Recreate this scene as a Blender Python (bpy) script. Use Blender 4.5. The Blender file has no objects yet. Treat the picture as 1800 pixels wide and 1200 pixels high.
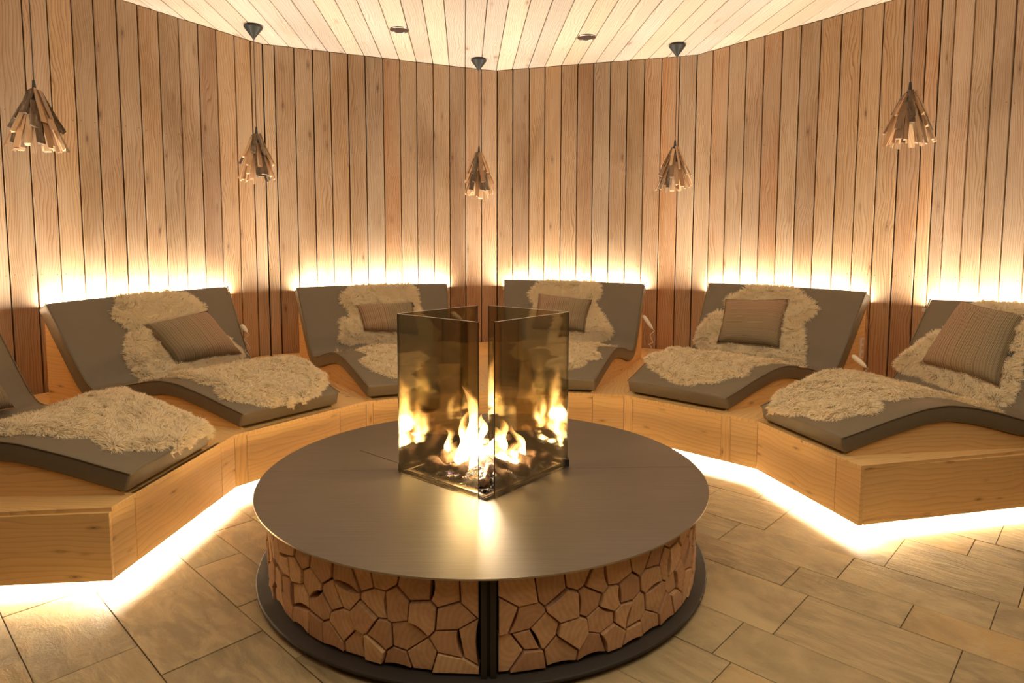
import bpy, math, random
import numpy as np
from mathutils import Vector, Matrix

C = bpy.context.scene
COL = C.collection
R = math.radians
rng = random.Random(11)

# ------------------------------------------------------------------ camera
cam = bpy.data.cameras.new('camera')
camo = bpy.data.objects.new('camera', cam)
COL.objects.link(camo)
cam.sensor_width = 36.0
cam.lens = 1137.3 / 1800 * 36
cam.shift_y = -(600 - 527.8) / 1800
cam.clip_start = 0.02
camo.matrix_world = Matrix.Translation((0, 0, 1.42)) @ Matrix.Rotation(math.pi / 2 - 0.0838, 4, 'X') @ Matrix.Rotation(0.0025, 4, 'Z')
C.camera = camo

# ------------------------------------------------------------------ render look and light
C.view_settings.view_transform = 'Standard'
C.view_settings.look = 'None'
C.view_settings.gamma = 1.0
C.view_settings.use_curve_mapping = False
C.view_settings.exposure = 0.0
cy = C.cycles
cy.use_denoising = True
cy.max_bounces = 8
cy.diffuse_bounces = 6
cy.glossy_bounces = 4
cy.transmission_bounces = 6
cy.transparent_max_bounces = 16
cy.sample_clamp_indirect = 8.0
cy.caustics_reflective = False
cy.caustics_refractive = False

WARM = (1.0, 0.87, 0.66)
FLOOR_STRIP_W = 22.0      # watts per metre of the strip under the platforms
WALL_STRIP_W = 50.0       # watts per metre of the strip behind the backrests
ROOM_FILL_W = 66.0        # watts of the added fill overhead

world = bpy.data.worlds.new('world')
C.world = world
world.use_nodes = True
world.node_tree.nodes['Background'].inputs[0].default_value = (0.05, 0.035, 0.02, 1)
world.node_tree.nodes['Background'].inputs[1].default_value = 0.2


def area(name, p0, p1, width, direction, watts, color=WARM, spread=180):
    """a rectangular lamp running from p0 to p1, shining along direction"""
    p0, p1 = Vector(p0), Vector(p1)
    l = bpy.data.lights.new(name, 'AREA')
    l.shape = 'RECTANGLE'
    L = (p1 - p0).length
    l.size, l.size_y = L, width
    l.energy = watts
    l.color = color
    l.spread = R(spread)
    o = bpy.data.objects.new(name, l)
    COL.objects.link(o)
    z = -Vector(direction).normalized()
    x = (p1 - p0).normalized()
    z = (z - x * z.dot(x)).normalized()
    y = z.cross(x)
    m = Matrix((x, y, z)).transposed().to_4x4()
    m.translation = (p0 + p1) / 2
    o.matrix_world = m
    return o


area('overhead_fill', (-1.2, 1.3, 3.2), (2.4, 1.3, 3.2), 3.0, (0, 0, -1), ROOM_FILL_W, (1.0, 0.86, 0.63))  # added fill above the room, out of view; stands for no particular fixture

# ------------------------------------------------------------------ measured layout (metres; camera stands at x=0, y=0)
B = [Vector((x, y, 0)) for x, y in [(-1.597, 2.501), (-1.529, 3.491), (-0.979, 4.274), (-0.119, 4.638), (0.789, 4.476), (1.476, 3.805), (1.67, 3.011)]]
W = [Vector((x, y, 0)) for x, y in [(-3.5, 2.16), (-3.44, 4.31), (-2.33, 6.15), (-0.2, 7.06), (1.786, 6.468), (3.06, 4.79), (3.32, 2.66)]]
CEIL = 3.275
BT = 0.379       # platform top
BB = 0.082       # platform underside
Z = Vector((0, 0, 1))


# ------------------------------------------------------------------ node helpers
class NT:
    def __init__(self, name):
        self.m = bpy.data.materials.new(name)
        self.m.use_nodes = True
        self.t = self.m.node_tree
        self.t.nodes.clear()
        self.out = self.t.nodes.new('ShaderNodeOutputMaterial')

    def n(self, kind, _inp=None, **kw):
        nd = self.t.nodes.new('ShaderNode' + kind)
        for k, v in kw.items():
            setattr(nd, k, v)
        for k, v in (_inp or {}).items():
            s = nd.inputs[k]
            if isinstance(v, bpy.types.NodeSocket):
                self.t.links.new(v, s)
            elif isinstance(v, bpy.types.Node):
                self.t.links.new(v.outputs[0], s)
            else:
                s.default_value = v
        return nd

    def math(self, op, a, b=None, c=None, clamp=False):
        inp = {0: a}
        if b is not None: inp[1] = b
        if c is not None: inp[2] = c
        nd = self.n('Math', inp, operation=op)
        nd.use_clamp = clamp
        return nd.outputs[0]

    def mix(self, f, a, b, mode='MIX'):
        nd = self.t.nodes.new('ShaderNodeMix')
        nd.data_type = 'RGBA'
        nd.blend_type = mode
        for i, v in ((0, f), (6, a), (7, b)):
            s = nd.inputs[i]
            if isinstance(v, bpy.types.NodeSocket): self.t.links.new(v, s)
            elif isinstance(v, (int, float)): s.default_value = v
            else: s.default_value = (*v, 1) if len(v) == 3 else v
        return nd.outputs[2]

    def ramp(self, f, stops, interp='LINEAR'):
        nd = self.t.nodes.new('ShaderNodeValToRGB')
        nd.color_ramp.interpolation = interp
        el = nd.color_ramp.elements
        while len(el) < len(stops): el.new(0.5)
        for e, (p, c) in zip(el, stops):
            e.position = p
            e.color = (*c, 1) if not isinstance(c, (int, float)) else (c, c, c, 1)
        self.t.links.new(f, nd.inputs[0])
        return nd.outputs[0]

    def vmap(self, vec, scale=(1, 1, 1), loc=(0, 0, 0), rot=(0, 0, 0)):
        nd = self.n('Mapping', {0: vec, 'Scale': scale, 'Location': loc, 'Rotation': rot})
        return nd.outputs[0]

    def rnd_coord(self):
        """object coordinates shifted by the object's own random number"""
        tc = self.n('TexCoord').outputs['Object']
        r = self.n('ObjectInfo').outputs['Random']
        k = self.math('MULTIPLY', r, 61.7)
        cmb = self.n('CombineXYZ', {0: k, 1: self.math('MULTIPLY', r, 23.1), 2: self.math('MULTIPLY', r, 97.3)})
        return self.n('VectorMath', {0: tc, 1: cmb.outputs[0]}, operation='ADD').outputs[0], r, tc

    def noise(self, vec, scale=1.0, detail=4.0, rough=0.55, dist=0.0):
        return self.n('TexNoise', {'Vector': vec, 'Scale': scale, 'Detail': detail, 'Roughness': rough, 'Distortion': dist}).outputs[0]

    def bsdf(self, color, rough=0.6, metal=0.0, bump=None, bstr=0.2, bdist=0.01, **extra):
        inp = {'Base Color': color if isinstance(color, bpy.types.NodeSocket) else (*color, 1), 'Roughness': rough, 'Metallic': metal}
        inp.update(extra)
        b = self.n('BsdfPrincipled', inp)
        if bump is not None:
            bn = self.n('Bump', {'Height': bump, 'Strength': bstr, 'Distance': bdist})
            self.t.links.new(bn.outputs[0], b.inputs['Normal'])
        self.t.links.new(b.outputs[0], self.out.inputs[0])
        return b


def plain(name, color, rough=0.5, metal=0.0, **extra):
    t = NT(name)
    t.bsdf(color, rough, metal, **extra)
    return t.m


def wood(name, tones, knots=0.5, ring_k=1.0, rough=0.6, contrast=1.0, knot_col=(0.10, 0.045, 0.02), patch=0.25, knot_k=1.0):
    """sawn softwood; the grain runs along the object's local Z"""
    t = NT(name)
    co, r, tc = t.rnd_coord()
    # slow bending of the year rings
    warp = t.noise(t.vmap(co, (3.0, 3.0, 0.9)), 1.6, 2.0)
    sx = t.n('SeparateXYZ', {0: co})
    xo = t.math('MULTIPLY_ADD', warp, 0.16, sx.outputs[0])
    wv = t.n('CombineXYZ', {0: xo, 1: sx.outputs[1], 2: t.math('MULTIPLY', sx.outputs[2], 0.05)})
    wave = t.n('TexWave', {'Vector': wv.outputs[0], 'Scale': 17.0 * ring_k, 'Distortion': 3.2, 'Detail': 2.0, 'Detail Scale': 1.2}, wave_type='BANDS', bands_direction='X', wave_profile='SAW').outputs[0]
    streak = t.noise(t.vmap(co, (90, 90, 1.6)), 1.0, 3.0, 0.6)
    blot = t.noise(t.vmap(co, (5, 5, 1.2)), 1.0, 3.0, 0.5)
    base = t.ramp(t.math('FRACT', t.math('MULTIPLY', r, 7.31)), [(i / (len(tones) - 1), c) for i, c in enumerate(tones)])
    dark = t.mix(0.62, base, (0.34, 0.17, 0.075), 'MULTIPLY')
    wv2 = t.ramp(wave, [(0.0, 0.0), (0.62, 0.22), (1.0, 1.0)])
    f = t.math('MULTIPLY', wv2, 0.70 * contrast)
    f = t.math('ADD', f, t.math('MULTIPLY', t.math('SUBTRACT', streak, 0.42), 0.75 * contrast), clamp=True)
    col = t.mix(f, base, dark)
    # weathered grey or warm patches
    bl = t.ramp(blot, [(0.38, 0.0), (0.68, 1.0)])
    col = t.mix(t.math('MULTIPLY', bl, patch), col, (0.40, 0.31, 0.22))
    # knots
    kv = t.vmap(co, (8.5 * knot_k, 8.5 * knot_k, 2.7 * knot_k))
    vo = t.n('TexVoronoi', {'Vector': t.n('VectorMath', {0: kv, 1: t.n('CombineXYZ', {0: t.math('MULTIPLY', warp, 0.6), 2: t.math('MULTIPLY', streak, 0.15)}).outputs[0]}, operation='ADD').outputs[0], 'Scale': 1.0}, feature='F1')
    cc = t.n('SeparateXYZ', {0: vo.outputs['Color']})
    has = t.math('LESS_THAN', cc.outputs[0], knots)
    ring = t.ramp(vo.outputs['Distance'], [(0.0, 1.0), (0.075, 0.95), (0.10, 0.30), (0.13, 0.50), (0.20, 0.12), (0.30, 0.0)])
    col = t.mix(t.math('MULTIPLY', t.math('MULTIPLY', has, ring), 0.8), col, knot_col)
    hgt = t.math('ADD', t.math('MULTIPLY', streak, 0.6), t.math('MULTIPLY', wv2, 0.5))
    t.bsdf(col, rough, 0.0, bump=hgt, bstr=0.25, bdist=0.003)
    return t.m


M = {}
M['wall'] = wood('weathered_wall_wood', [(0.39, 0.265, 0.155), (0.31, 0.205, 0.12), (0.44, 0.28, 0.145), (0.25, 0.16, 0.095), (0.43, 0.235, 0.11), (0.35, 0.26, 0.175), (0.29, 0.185, 0.095), (0.46, 0.33, 0.21)], knots=0.34, rough=0.62, contrast=1.75, patch=0.4, knot_k=1.3)
M['ceiling'] = wood('pale_ceiling_wood', [(0.53, 0.47, 0.42), (0.47, 0.41, 0.36), (0.59, 0.50, 0.40), (0.43, 0.38, 0.35), (0.57, 0.45, 0.33), (0.50, 0.47, 0.44)], knots=0.25, rough=0.62, contrast=1.1, knot_col=(0.20, 0.11, 0.06))
M['bench'] = wood('oiled_larch', [(0.80, 0.53, 0.22), (0.84, 0.57, 0.25), (0.76, 0.49, 0.20), (0.85, 0.60, 0.28)], knots=0.42, knot_k=2.3, ring_k=0.7, rough=0.42, contrast=0.6, patch=0.12, knot_col=(0.16, 0.06, 0.02))
M['backing'] = plain('dark_backing', (0.018, 0.011, 0.007), 0.9)
M['stick'] = wood('split_kindling', [(0.60, 0.38, 0.20), (0.36, 0.20, 0.10), (0.66, 0.46, 0.27), (0.20, 0.12, 0.07), (0.55, 0.33, 0.17)], knots=0.12, ring_k=2.0, rough=0.7)


def bark_mat():
    t = NT('bark')
    co, r, tc = t.rnd_coord()
    n = t.noise(t.vmap(co, (30, 30, 12)), 1.0, 5.0, 0.7)
    t.bsdf(t.ramp(n, [(0.3, (0.035, 0.022, 0.015)), (0.55, (0.16, 0.11, 0.07)), (0.75, (0.42, 0.34, 0.25))]), 0.85, bump=n, bstr=0.6, bdist=0.006)
    return t.m


M['bark'] = bark_mat()


def endgrain():
    t = NT('split_log_end')
    co, r, tc = t.rnd_coord()
    off = t.n('CombineXYZ', {0: t.math('MULTIPLY_ADD', r, 0.12, 0.02), 2: t.math('MULTIPLY_ADD', t.math('FRACT', t.math('MULTIPLY', r, 9.7)), 0.12, -0.08)})
    p = t.n('VectorMath', {0: tc, 1: off.outputs[0]}, operation='ADD').outputs[0]
    p = t.n('VectorMath', {0: p, 1: (1, 0.1, 1)}, operation='MULTIPLY').outputs[0]
    w = t.n('TexWave', {'Vector': p, 'Scale': 17.0, 'Distortion': 1.6, 'Detail': 2.0}, wave_type='RINGS', rings_direction='Y').outputs[0]
    n = t.noise(co, 22.0, 4.0, 0.6)
    base = t.ramp(t.math('FRACT', t.math('MULTIPLY', r, 5.17)), [(0.0, (0.58, 0.34, 0.19)), (0.3, (0.76, 0.50, 0.28)), (0.55, (0.48, 0.27, 0.15)), (0.8, (0.80, 0.55, 0.31)), (1.0, (0.62, 0.38, 0.22))])
    col = t.mix(t.math('MULTIPLY', w, 0.22), base, (0.36, 0.19, 0.10))
    col = t.mix(t.math('MULTIPLY', t.ramp(n, [(0.45, 0.0), (0.75, 1.0)]), 0.4), col, (0.30, 0.15, 0.08))
    t.bsdf(col, 0.75, bump=n, bstr=0.3, bdist=0.004)
    return t.m


M['log_end'] = endgrain()


def stone():
    t = NT('quartzite')
    co, r, tc = t.rnd_coord()
    ang = t.math('MULTIPLY', t.math('FRACT', t.math('MULTIPLY', r, 3.3)), 0.9)
    rot = t.n('VectorRotate', {'Vector': co, 'Angle': ang}, rotation_type='Z_AXIS').outputs[0]
    big = t.noise(t.vmap(rot, (2.0, 7.0, 2.0)), 1.0, 4.0, 0.6, 0.4)
    mid = t.noise(t.vmap(rot, (6.0, 34.0, 6.0)), 1.0, 5.0, 0.6, 0.6)
    fine = t.noise(co, 120.0, 3.0, 0.6)
    base = t.ramp(t.math('FRACT', t.math('MULTIPLY', r, 11.9)), [(0.0, (0.42, 0.32, 0.165)), (0.2, (0.29, 0.245, 0.145)), (0.4, (0.48, 0.33, 0.14)), (0.6, (0.35, 0.28, 0.16)), (0.8, (0.52, 0.41, 0.22)), (1.0, (0.31, 0.215, 0.11))])
    col = t.mix(t.math('MULTIPLY', t.ramp(big, [(0.42, 0.0), (0.6, 1.0)]), 0.75), base, (0.23, 0.17, 0.09))
    col = t.mix(t.math('MULTIPLY', t.ramp(mid, [(0.45, 0.0), (0.62, 1.0)]), 0.5), col, (0.54, 0.41, 0.22))
    h = t.math('ADD', t.math('MULTIPLY', mid, 1.0), t.math('MULTIPLY', fine, 0.25))
    rough = t.math('MULTIPLY_ADD', mid, 0.3, 0.36)
    t.bsdf(col, rough, bump=h, bstr=0.9, bdist=0.008)
    return t.m


M['stone'] = stone()
M['grout'] = plain('grout', (0.11, 0.075, 0.04), 0.9)


def steel():
    t = NT('brushed_dark_steel')
    tc = t.n('TexCoord').outputs['Object']
    br = t.noise(t.vmap(tc, (3.0, 120, 1)), 1.0, 4.0, 0.6)
    cl = t.noise(tc, 2.2, 3.0, 0.5)
    col = t.mix(t.ramp(br, [(0.3, 0.0), (0.7, 1.0)]), (0.175, 0.165, 0.150), (0.235, 0.222, 0.202))
    col = t.mix(t.math('MULTIPLY', cl, 0.35), col, (0.11, 0.085, 0.065))
    t.bsdf(col, t.math('MULTIPLY_ADD', br, 0.16, 0.34), 0.85, bump=br, bstr=0.08, bdist=0.001)
    return t.m


M['steel'] = steel()
M['darksteel'] = plain('dark_steel', (0.026, 0.019, 0.014), 0.62, 0.0)
M['edge'] = plain('bare_steel_edge', (0.42, 0.38, 0.33), 0.35, 1.0)
M['frame'] = plain('bronze_steel', (0.30, 0.24, 0.18), 0.32, 0.9)
M['black'] = plain('black_plastic', (0.022, 0.024, 0.025), 0.5)
M['chrome'] = plain('chrome_ring', (0.55, 0.54, 0.55), 0.18, 1.0)
M['lamp_dark'] = plain('unlit_lamp_interior', (0.035, 0.02, 0.015), 0.3)
M['white'] = plain('white_plastic', (0.72, 0.66, 0.56), 0.4)
M['cream'] = plain('cream_plastic', (0.55, 0.46, 0.34), 0.4)


def leather():
    t = NT('taupe_leatherette')
    tc = t.n('TexCoord').outputs['Object']
    n = t.noise(tc, 260.0, 2.0)
    w = t.noise(t.vmap(tc, (5, 5, 1.5)), 1.0, 2.0, 0.5, 0.5)
    h = t.math('ADD', t.math('MULTIPLY', n, 0.04), w)
    t.bsdf((0.155, 0.128, 0.086), 0.44, bump=h, bstr=0.35, bdist=0.02)
    return t.m


M['leather'] = leather()


def wool():
    t = NT('natural_wool')
    tc = t.n('TexCoord').outputs['Object']
    n = t.noise(tc, 14.0, 3.0)
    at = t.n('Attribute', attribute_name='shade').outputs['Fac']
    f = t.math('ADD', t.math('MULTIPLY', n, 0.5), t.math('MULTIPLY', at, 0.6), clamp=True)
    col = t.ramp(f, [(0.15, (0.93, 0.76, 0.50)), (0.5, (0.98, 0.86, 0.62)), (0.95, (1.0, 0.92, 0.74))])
    d = t.n('BsdfDiffuse', {0: col})
    tr = t.n('BsdfTranslucent', {0: col})
    mx = t.n('MixShader', {0: 0.34, 1: d.outputs[0], 2: tr.outputs[0]})
    t.t.links.new(mx.outputs[0], t.out.inputs[0])
    return t.m


M['wool'] = wool()
M['hide'] = plain('hide_side', (0.62, 0.45, 0.28), 0.8)


def cushion_cloth(name, axis, flip, fine=1.0):
    """woven cushion cover: cross stripes that fade from terracotta to sage along one axis of the cover"""
    t = NT(name)
    uv = t.n('UVMap').outputs[0]
    s = t.n('SeparateXYZ', {0: uv})
    u, v = (s.outputs[0], s.outputs[1]) if axis == 0 else (s.outputs[1], s.outputs[0])
    if flip: u = t.math('SUBTRACT', 1.0, u)
    base = t.ramp(u, [(0.0, (0.36, 0.215, 0.135)), (0.33, (0.34, 0.22, 0.14)), (0.55, (0.27, 0.20, 0.12)), (0.78, (0.22, 0.185, 0.115)), (1.0, (0.20, 0.175, 0.11))])
    st = t.n('TexWave', {'Vector': t.n('CombineXYZ', {0: u}).outputs[0], 'Scale': 9.0 * fine, 'Distortion': 0.0}, wave_type='BANDS', bands_direction='X').outputs[0]
    band = t.noise(t.n('CombineXYZ', {0: t.math('MULTIPLY', u, 26.0)}).outputs[0], 1.0, 3.0, 0.8)
    weave = t.n('TexWave', {'Vector': t.n('CombineXYZ', {0: t.math('MULTIPLY', u, 1.0), 1: v}).outputs[0], 'Scale': 24.0, 'Distortion': 0.6}, wave_type='BANDS', bands_direction='DIAGONAL').outputs[0]
    col = t.mix(t.math('MULTIPLY', st, t.ramp(band, [(0.35, 0.15), (0.6, 1.0)])), base, (0.07, 0.045, 0.03))
    col = t.mix(t.math('MULTIPLY', weave, 0.42), col, (0.60, 0.47, 0.31))
    t.bsdf(col, 0.85, bump=t.math('ADD', weave, st), bstr=0.3, bdist=0.003)
    return t.m


M['cloth_a'] = cushion_cloth('striped_cushion_cloth_a', 0, False)
M['cloth_b'] = cushion_cloth('striped_cushion_cloth_b', 0, True)
M['cloth_c'] = cushion_cloth('striped_cushion_cloth_c', 1, True, 1.3)


def glass():
    t = NT('smoked_glass')
    lw = t.n('LayerWeight', {0: 0.35}).outputs['Fresnel']
    tr = t.n('BsdfTransparent', {0: (0.87, 0.83, 0.71, 1)})
    gl = t.n('BsdfGlossy', {0: (1, 0.97, 0.9, 1), 'Roughness': 0.0})
    mx = t.n('MixShader', {0: t.math('MULTIPLY_ADD', lw, 0.6, 0.085, clamp=True), 1: tr.outputs[0], 2: gl.outputs[0]})
    t.t.links.new(mx.outputs[0], t.out.inputs[0])
    return t.m


M['glass'] = glass()
M['glass_edge'] = plain('lit_polished_glass_edge', (0.95, 0.90, 0.78), 0.5)  # near-white colour paints in the light caught by the panes' top edges
M['glass_side'] = plain('dark_glass_edge', (0.03, 0.025, 0.018), 0.15)


def flame():
    t = NT('flame')
    tc = t.n('TexCoord').outputs['Generated']
    ob = t.n('TexCoord').outputs['Object']
    z = t.n('SeparateXYZ', {0: tc}).outputs[2]
    col = t.ramp(z, [(0.0, (1.0, 0.82, 0.50)), (0.5, (1.0, 0.68, 0.30)), (1.0, (1.0, 0.45, 0.12))])
    st = t.ramp(z, [(0.0, 1.0), (0.30, 0.42), (0.65, 0.08), (1.0, 0.02)])
    em = t.n('Emission', {0: col, 1: t.math('MULTIPLY', st, 190.0)})
    lw = t.n('LayerWeight', {0: 0.5}).outputs['Facing']
    n = t.noise(t.vmap(ob, (14, 14, 5)), 1.0, 3.0, 0.6, 1.0)
    a = t.math('SUBTRACT', 1.0, t.math('POWER', lw, 1.3))
    a = t.math('MULTIPLY', a, t.ramp(n, [(0.32, 0.25), (0.55, 1.0)]), clamp=True)
    a = t.math('MULTIPLY', a, t.ramp(z, [(0.0, 1.0), (0.6, 0.85), (1.0, 0.35)]), clamp=True)
    tr = t.n('BsdfTransparent')
    mx = t.n('MixShader', {0: a, 1: tr.outputs[0], 2: em.outputs[0]})
    t.t.links.new(mx.outputs[0], t.out.inputs[0])
    return t.m


M['flame'] = flame()


def charred():
    t = NT('charred_log')
    ob = t.n('TexCoord').outputs['Object']
    n = t.noise(ob, 34.0, 5.0, 0.7)
    t.bsdf(t.ramp(n, [(0.35, (0.035, 0.02, 0.014)), (0.52, (0.17, 0.095, 0.06)), (0.7, (0.50, 0.31, 0.19))]), 0.8, bump=n, bstr=0.9, bdist=0.01)
    return t.m


M['charred'] = charred()


def chips():
    t = NT('glass_chips')
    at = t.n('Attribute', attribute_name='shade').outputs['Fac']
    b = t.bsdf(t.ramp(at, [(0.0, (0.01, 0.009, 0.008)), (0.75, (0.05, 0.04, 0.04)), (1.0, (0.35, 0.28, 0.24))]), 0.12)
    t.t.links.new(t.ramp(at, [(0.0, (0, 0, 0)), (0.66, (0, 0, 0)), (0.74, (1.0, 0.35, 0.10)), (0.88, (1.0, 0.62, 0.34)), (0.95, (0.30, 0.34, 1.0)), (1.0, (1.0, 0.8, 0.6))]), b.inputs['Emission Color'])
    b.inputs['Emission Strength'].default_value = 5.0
    return t.m


M['chips'] = chips()


def led():
    t = NT('led_strip')
    em = t.n('Emission', {0: (*WARM, 1), 1: 12.0})
    t.t.links.new(em.outputs[0], t.out.inputs[0])
    return t.m


M['led'] = led()

# ------------------------------------------------------------------ object helpers


def tag(o, label=None, cat=None, group=None, kind=None):
    if label: o['label'] = label
    if cat: o['category'] = cat
    if group: o['group'] = group
    if kind: o['kind'] = kind
    return o


def empty(name, loc, **kw):
    o = bpy.data.objects.new(name, None)
    o.empty_display_size = 0.1
    COL.objects.link(o)
    o.location = loc
    return tag(o, **kw)


def wloc(p):
    """world position of a parent chain (no parent here is ever rotated except slabs, which have no children but small ones)"""
    v = Vector((0, 0, 0))
    while p is not None:
        v += p.location
        p = p.parent
    return v


def link(name, me, parent=None, loc=(0, 0, 0)):
    o = bpy.data.objects.new(name, me)
    COL.objects.link(o)
    if parent is not None:
        o.parent = parent
        o.location = Vector(loc) - wloc(parent)
    else:
        o.location = loc
    return o


def mesh(name, verts, faces, mats, smooth=False, midx=None):
    me = bpy.data.meshes.new(name)
    me.from_pydata([tuple(v) for v in verts], [], faces)
    for m in (mats if isinstance(mats, (list, tuple)) else [mats]):
        me.materials.append(m)
    if smooth: me.polygons.foreach_set('use_smooth', [True] * len(me.polygons))
    if midx is not None: me.polygons.foreach_set('material_index', midx)
    me.update()
    return me


def wobj(name, verts, faces, mats, parent=None, base=None, smooth=False, midx=None):
    """a mesh given in world coordinates; its origin is put at base (or its own lowest centre)"""
    vs = [Vector(v) for v in verts]
    if base is None:
        base = Vector((sum(v.x for v in vs) / len(vs), sum(v.y for v in vs) / len(vs), min(v.z for v in vs)))
    base = Vector(base)
    me = mesh(name, [v - base for v in vs], faces, mats, smooth, midx)
    return link(name, me, parent, base)


def slab(name, pts, n, grain, th, mat, parent=None, ch=0.0, gap=0.0):
    """a plate: world polygon pts, front face towards n, thickness th behind it, chamfer ch, grain along `grain` (local Z)"""
    n = Vector(n).normalized()
    ez = Vector(grain)
    ez = (ez - n * ez.dot(n)).normalized()
    ex = n.cross(ez)
    o = sum((Vector(p) for p in pts), Vector()) / len(pts)
    loc = [((Vector(p) - o).dot(ex), (Vector(p) - o).dot(ez)) for p in pts]
    a = sum(loc[i][0] * loc[(i + 1) % len(loc)][1] - loc[(i + 1) % len(loc)][0] * loc[i][1] for i in range(len(loc)))
    if a > 0: loc.reverse()      # so that the front (+Y) face winds outward
    if gap: loc = inset(loc, gap)
    k = len(loc)
    rings = [[(x, 0.0, z) for x, z in (inset(loc, ch) if ch else loc)]]
    if ch: rings.append([(x, -ch, z) for x, z in loc])
    rings.append([(x, -th, z) for x, z in loc])
    vs = [v for r in rings for v in r]
    fs = [list(range(k))]
    for r in range(len(rings) - 1):
        for i in range(k):
            j = (i + 1) % k
            fs.append([r * k + j, r * k + i, (r + 1) * k + i, (r + 1) * k + j])
    fs.append([(len(rings) - 1) * k + i for i in reversed(range(k))])
    me = mesh(name, vs, fs, mat)
    ob = bpy.data.objects.new(name, me)
    COL.objects.link(ob)
    m = Matrix((ex, n, ez)).transposed().to_4x4()
    if parent is not None:
        ob.parent = parent
        m.translation = o - wloc(parent)
    else:
        m.translation = o
    ob.matrix_basis = m
    return ob


def inset(poly, d):
    """inset a convex-ish polygon (either winding) by d"""
    a = sum(poly[i][0] * poly[(i + 1) % len(poly)][1] - poly[(i + 1) % len(poly)][0] * poly[i][1] for i in range(len(poly)))
    s = 1 if a > 0 else -1
    out = []
    k = len(poly)
    for i in range(k):
        p0, p1, p2 = poly[i - 1], poly[i], poly[(i + 1) % k]
        e1 = (p1[0] - p0[0], p1[1] - p0[1]); e2 = (p2[0] - p1[0], p2[1] - p1[1])
        l1 = math.hypot(*e1) or 1e-9; l2 = math.hypot(*e2) or 1e-9
        n1 = (-e1[1] / l1 * s, e1[0] / l1 * s); n2 = (-e2[1] / l2 * s, e2[0] / l2 * s)
        bx, by = n1[0] + n2[0], n1[1] + n2[1]
        q = max(0.35, 1 + n1[0] * n2[0] + n1[1] * n2[1])
        out.append((p1[0] + bx / q * d, p1[1] + by / q * d))
    return out


def lathe(name, prof, mat, parent=None, base=(0, 0, 0), seg=48, smooth=True):
    """profile [(radius, z)] turned round a vertical axis at base"""
    vs, fs = [], []
    for r, z in prof:
        for i in range(seg):
            a = 2 * math.pi * i / seg
            vs.append((r * math.cos(a), r * math.sin(a), z))
    for k in range(len(prof) - 1):
        for i in range(seg):
            j = (i + 1) % seg
            fs.append([k * seg + i, k * seg + j, (k + 1) * seg + j, (k + 1) * seg + i])
    me = mesh(name, vs, fs, mat, smooth)
    return link(name, me, parent, base)


def tube_vf(path, radii, seg=10, cap=True, jit=0.0, rnd=None):
    vs, fs = [], []
    path = [Vector(p) for p in path]
    side = None
    for k, p in enumerate(path):
        d = (path[min(k + 1, len(path) - 1)] - path[max(k - 1, 0)]).normalized()
        if side is None:
            side = d.orthogonal().normalized()
        side = (side - d * side.dot(d)).normalized()
        up = d.cross(side)
        for i in range(seg):
            a = 2 * math.pi * i / seg
            rr = radii[k] * (1 + (rnd.uniform(-jit, jit) if jit else 0))
            vs.append(p + (side * math.cos(a) + up * math.sin(a)) * rr)
    for k in range(len(path) - 1):
        for i in range(seg):
            j = (i + 1) % seg
            fs.append([k * seg + i, k * seg + j, (k + 1) * seg + j, (k + 1) * seg + i])
    if cap:
        fs.append(list(range(seg))[::-1])
        fs.append([(len(path) - 1) * seg + i for i in range(seg)])
    return vs, fs

# ------------------------------------------------------------------ walls: backing panels with upright boards
JOINTS = [2.394, 2.547, 2.703, 2.85, 3.015, 3.174, 3.336, 3.504, 3.678, 3.846, 4.026, 4.194, 4.317, 4.419, 4.593, 4.761, 4.923, 5.091, 5.259, 5.433, 5.604, 5.775, 5.949, 6.123, 6.297, 6.474, 6.654, 6.828, 7.008, 7.176, 7.35, 7.521, 7.686, 7.857, 8.028, 8.196, 8.364, 8.535, 8.7, 8.88, 9.06, 9.237, 9.417, 9.588, 9.753, 9.924, 10.092, 10.254, 10.41, 10.56, 10.716, 10.812, 10.932, 11.103, 11.268, 11.421]
WL = [0.0]
for i in range(6):
    WL.append(WL[-1] + (W[i + 1] - W[i]).length)


def wall_pt(d):
    i = 0
    while i < 5 and d > WL[i + 1]: i += 1
    return W[i].lerp(W[i + 1], (d - WL[i]) / (WL[i + 1] - WL[i]))


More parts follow.
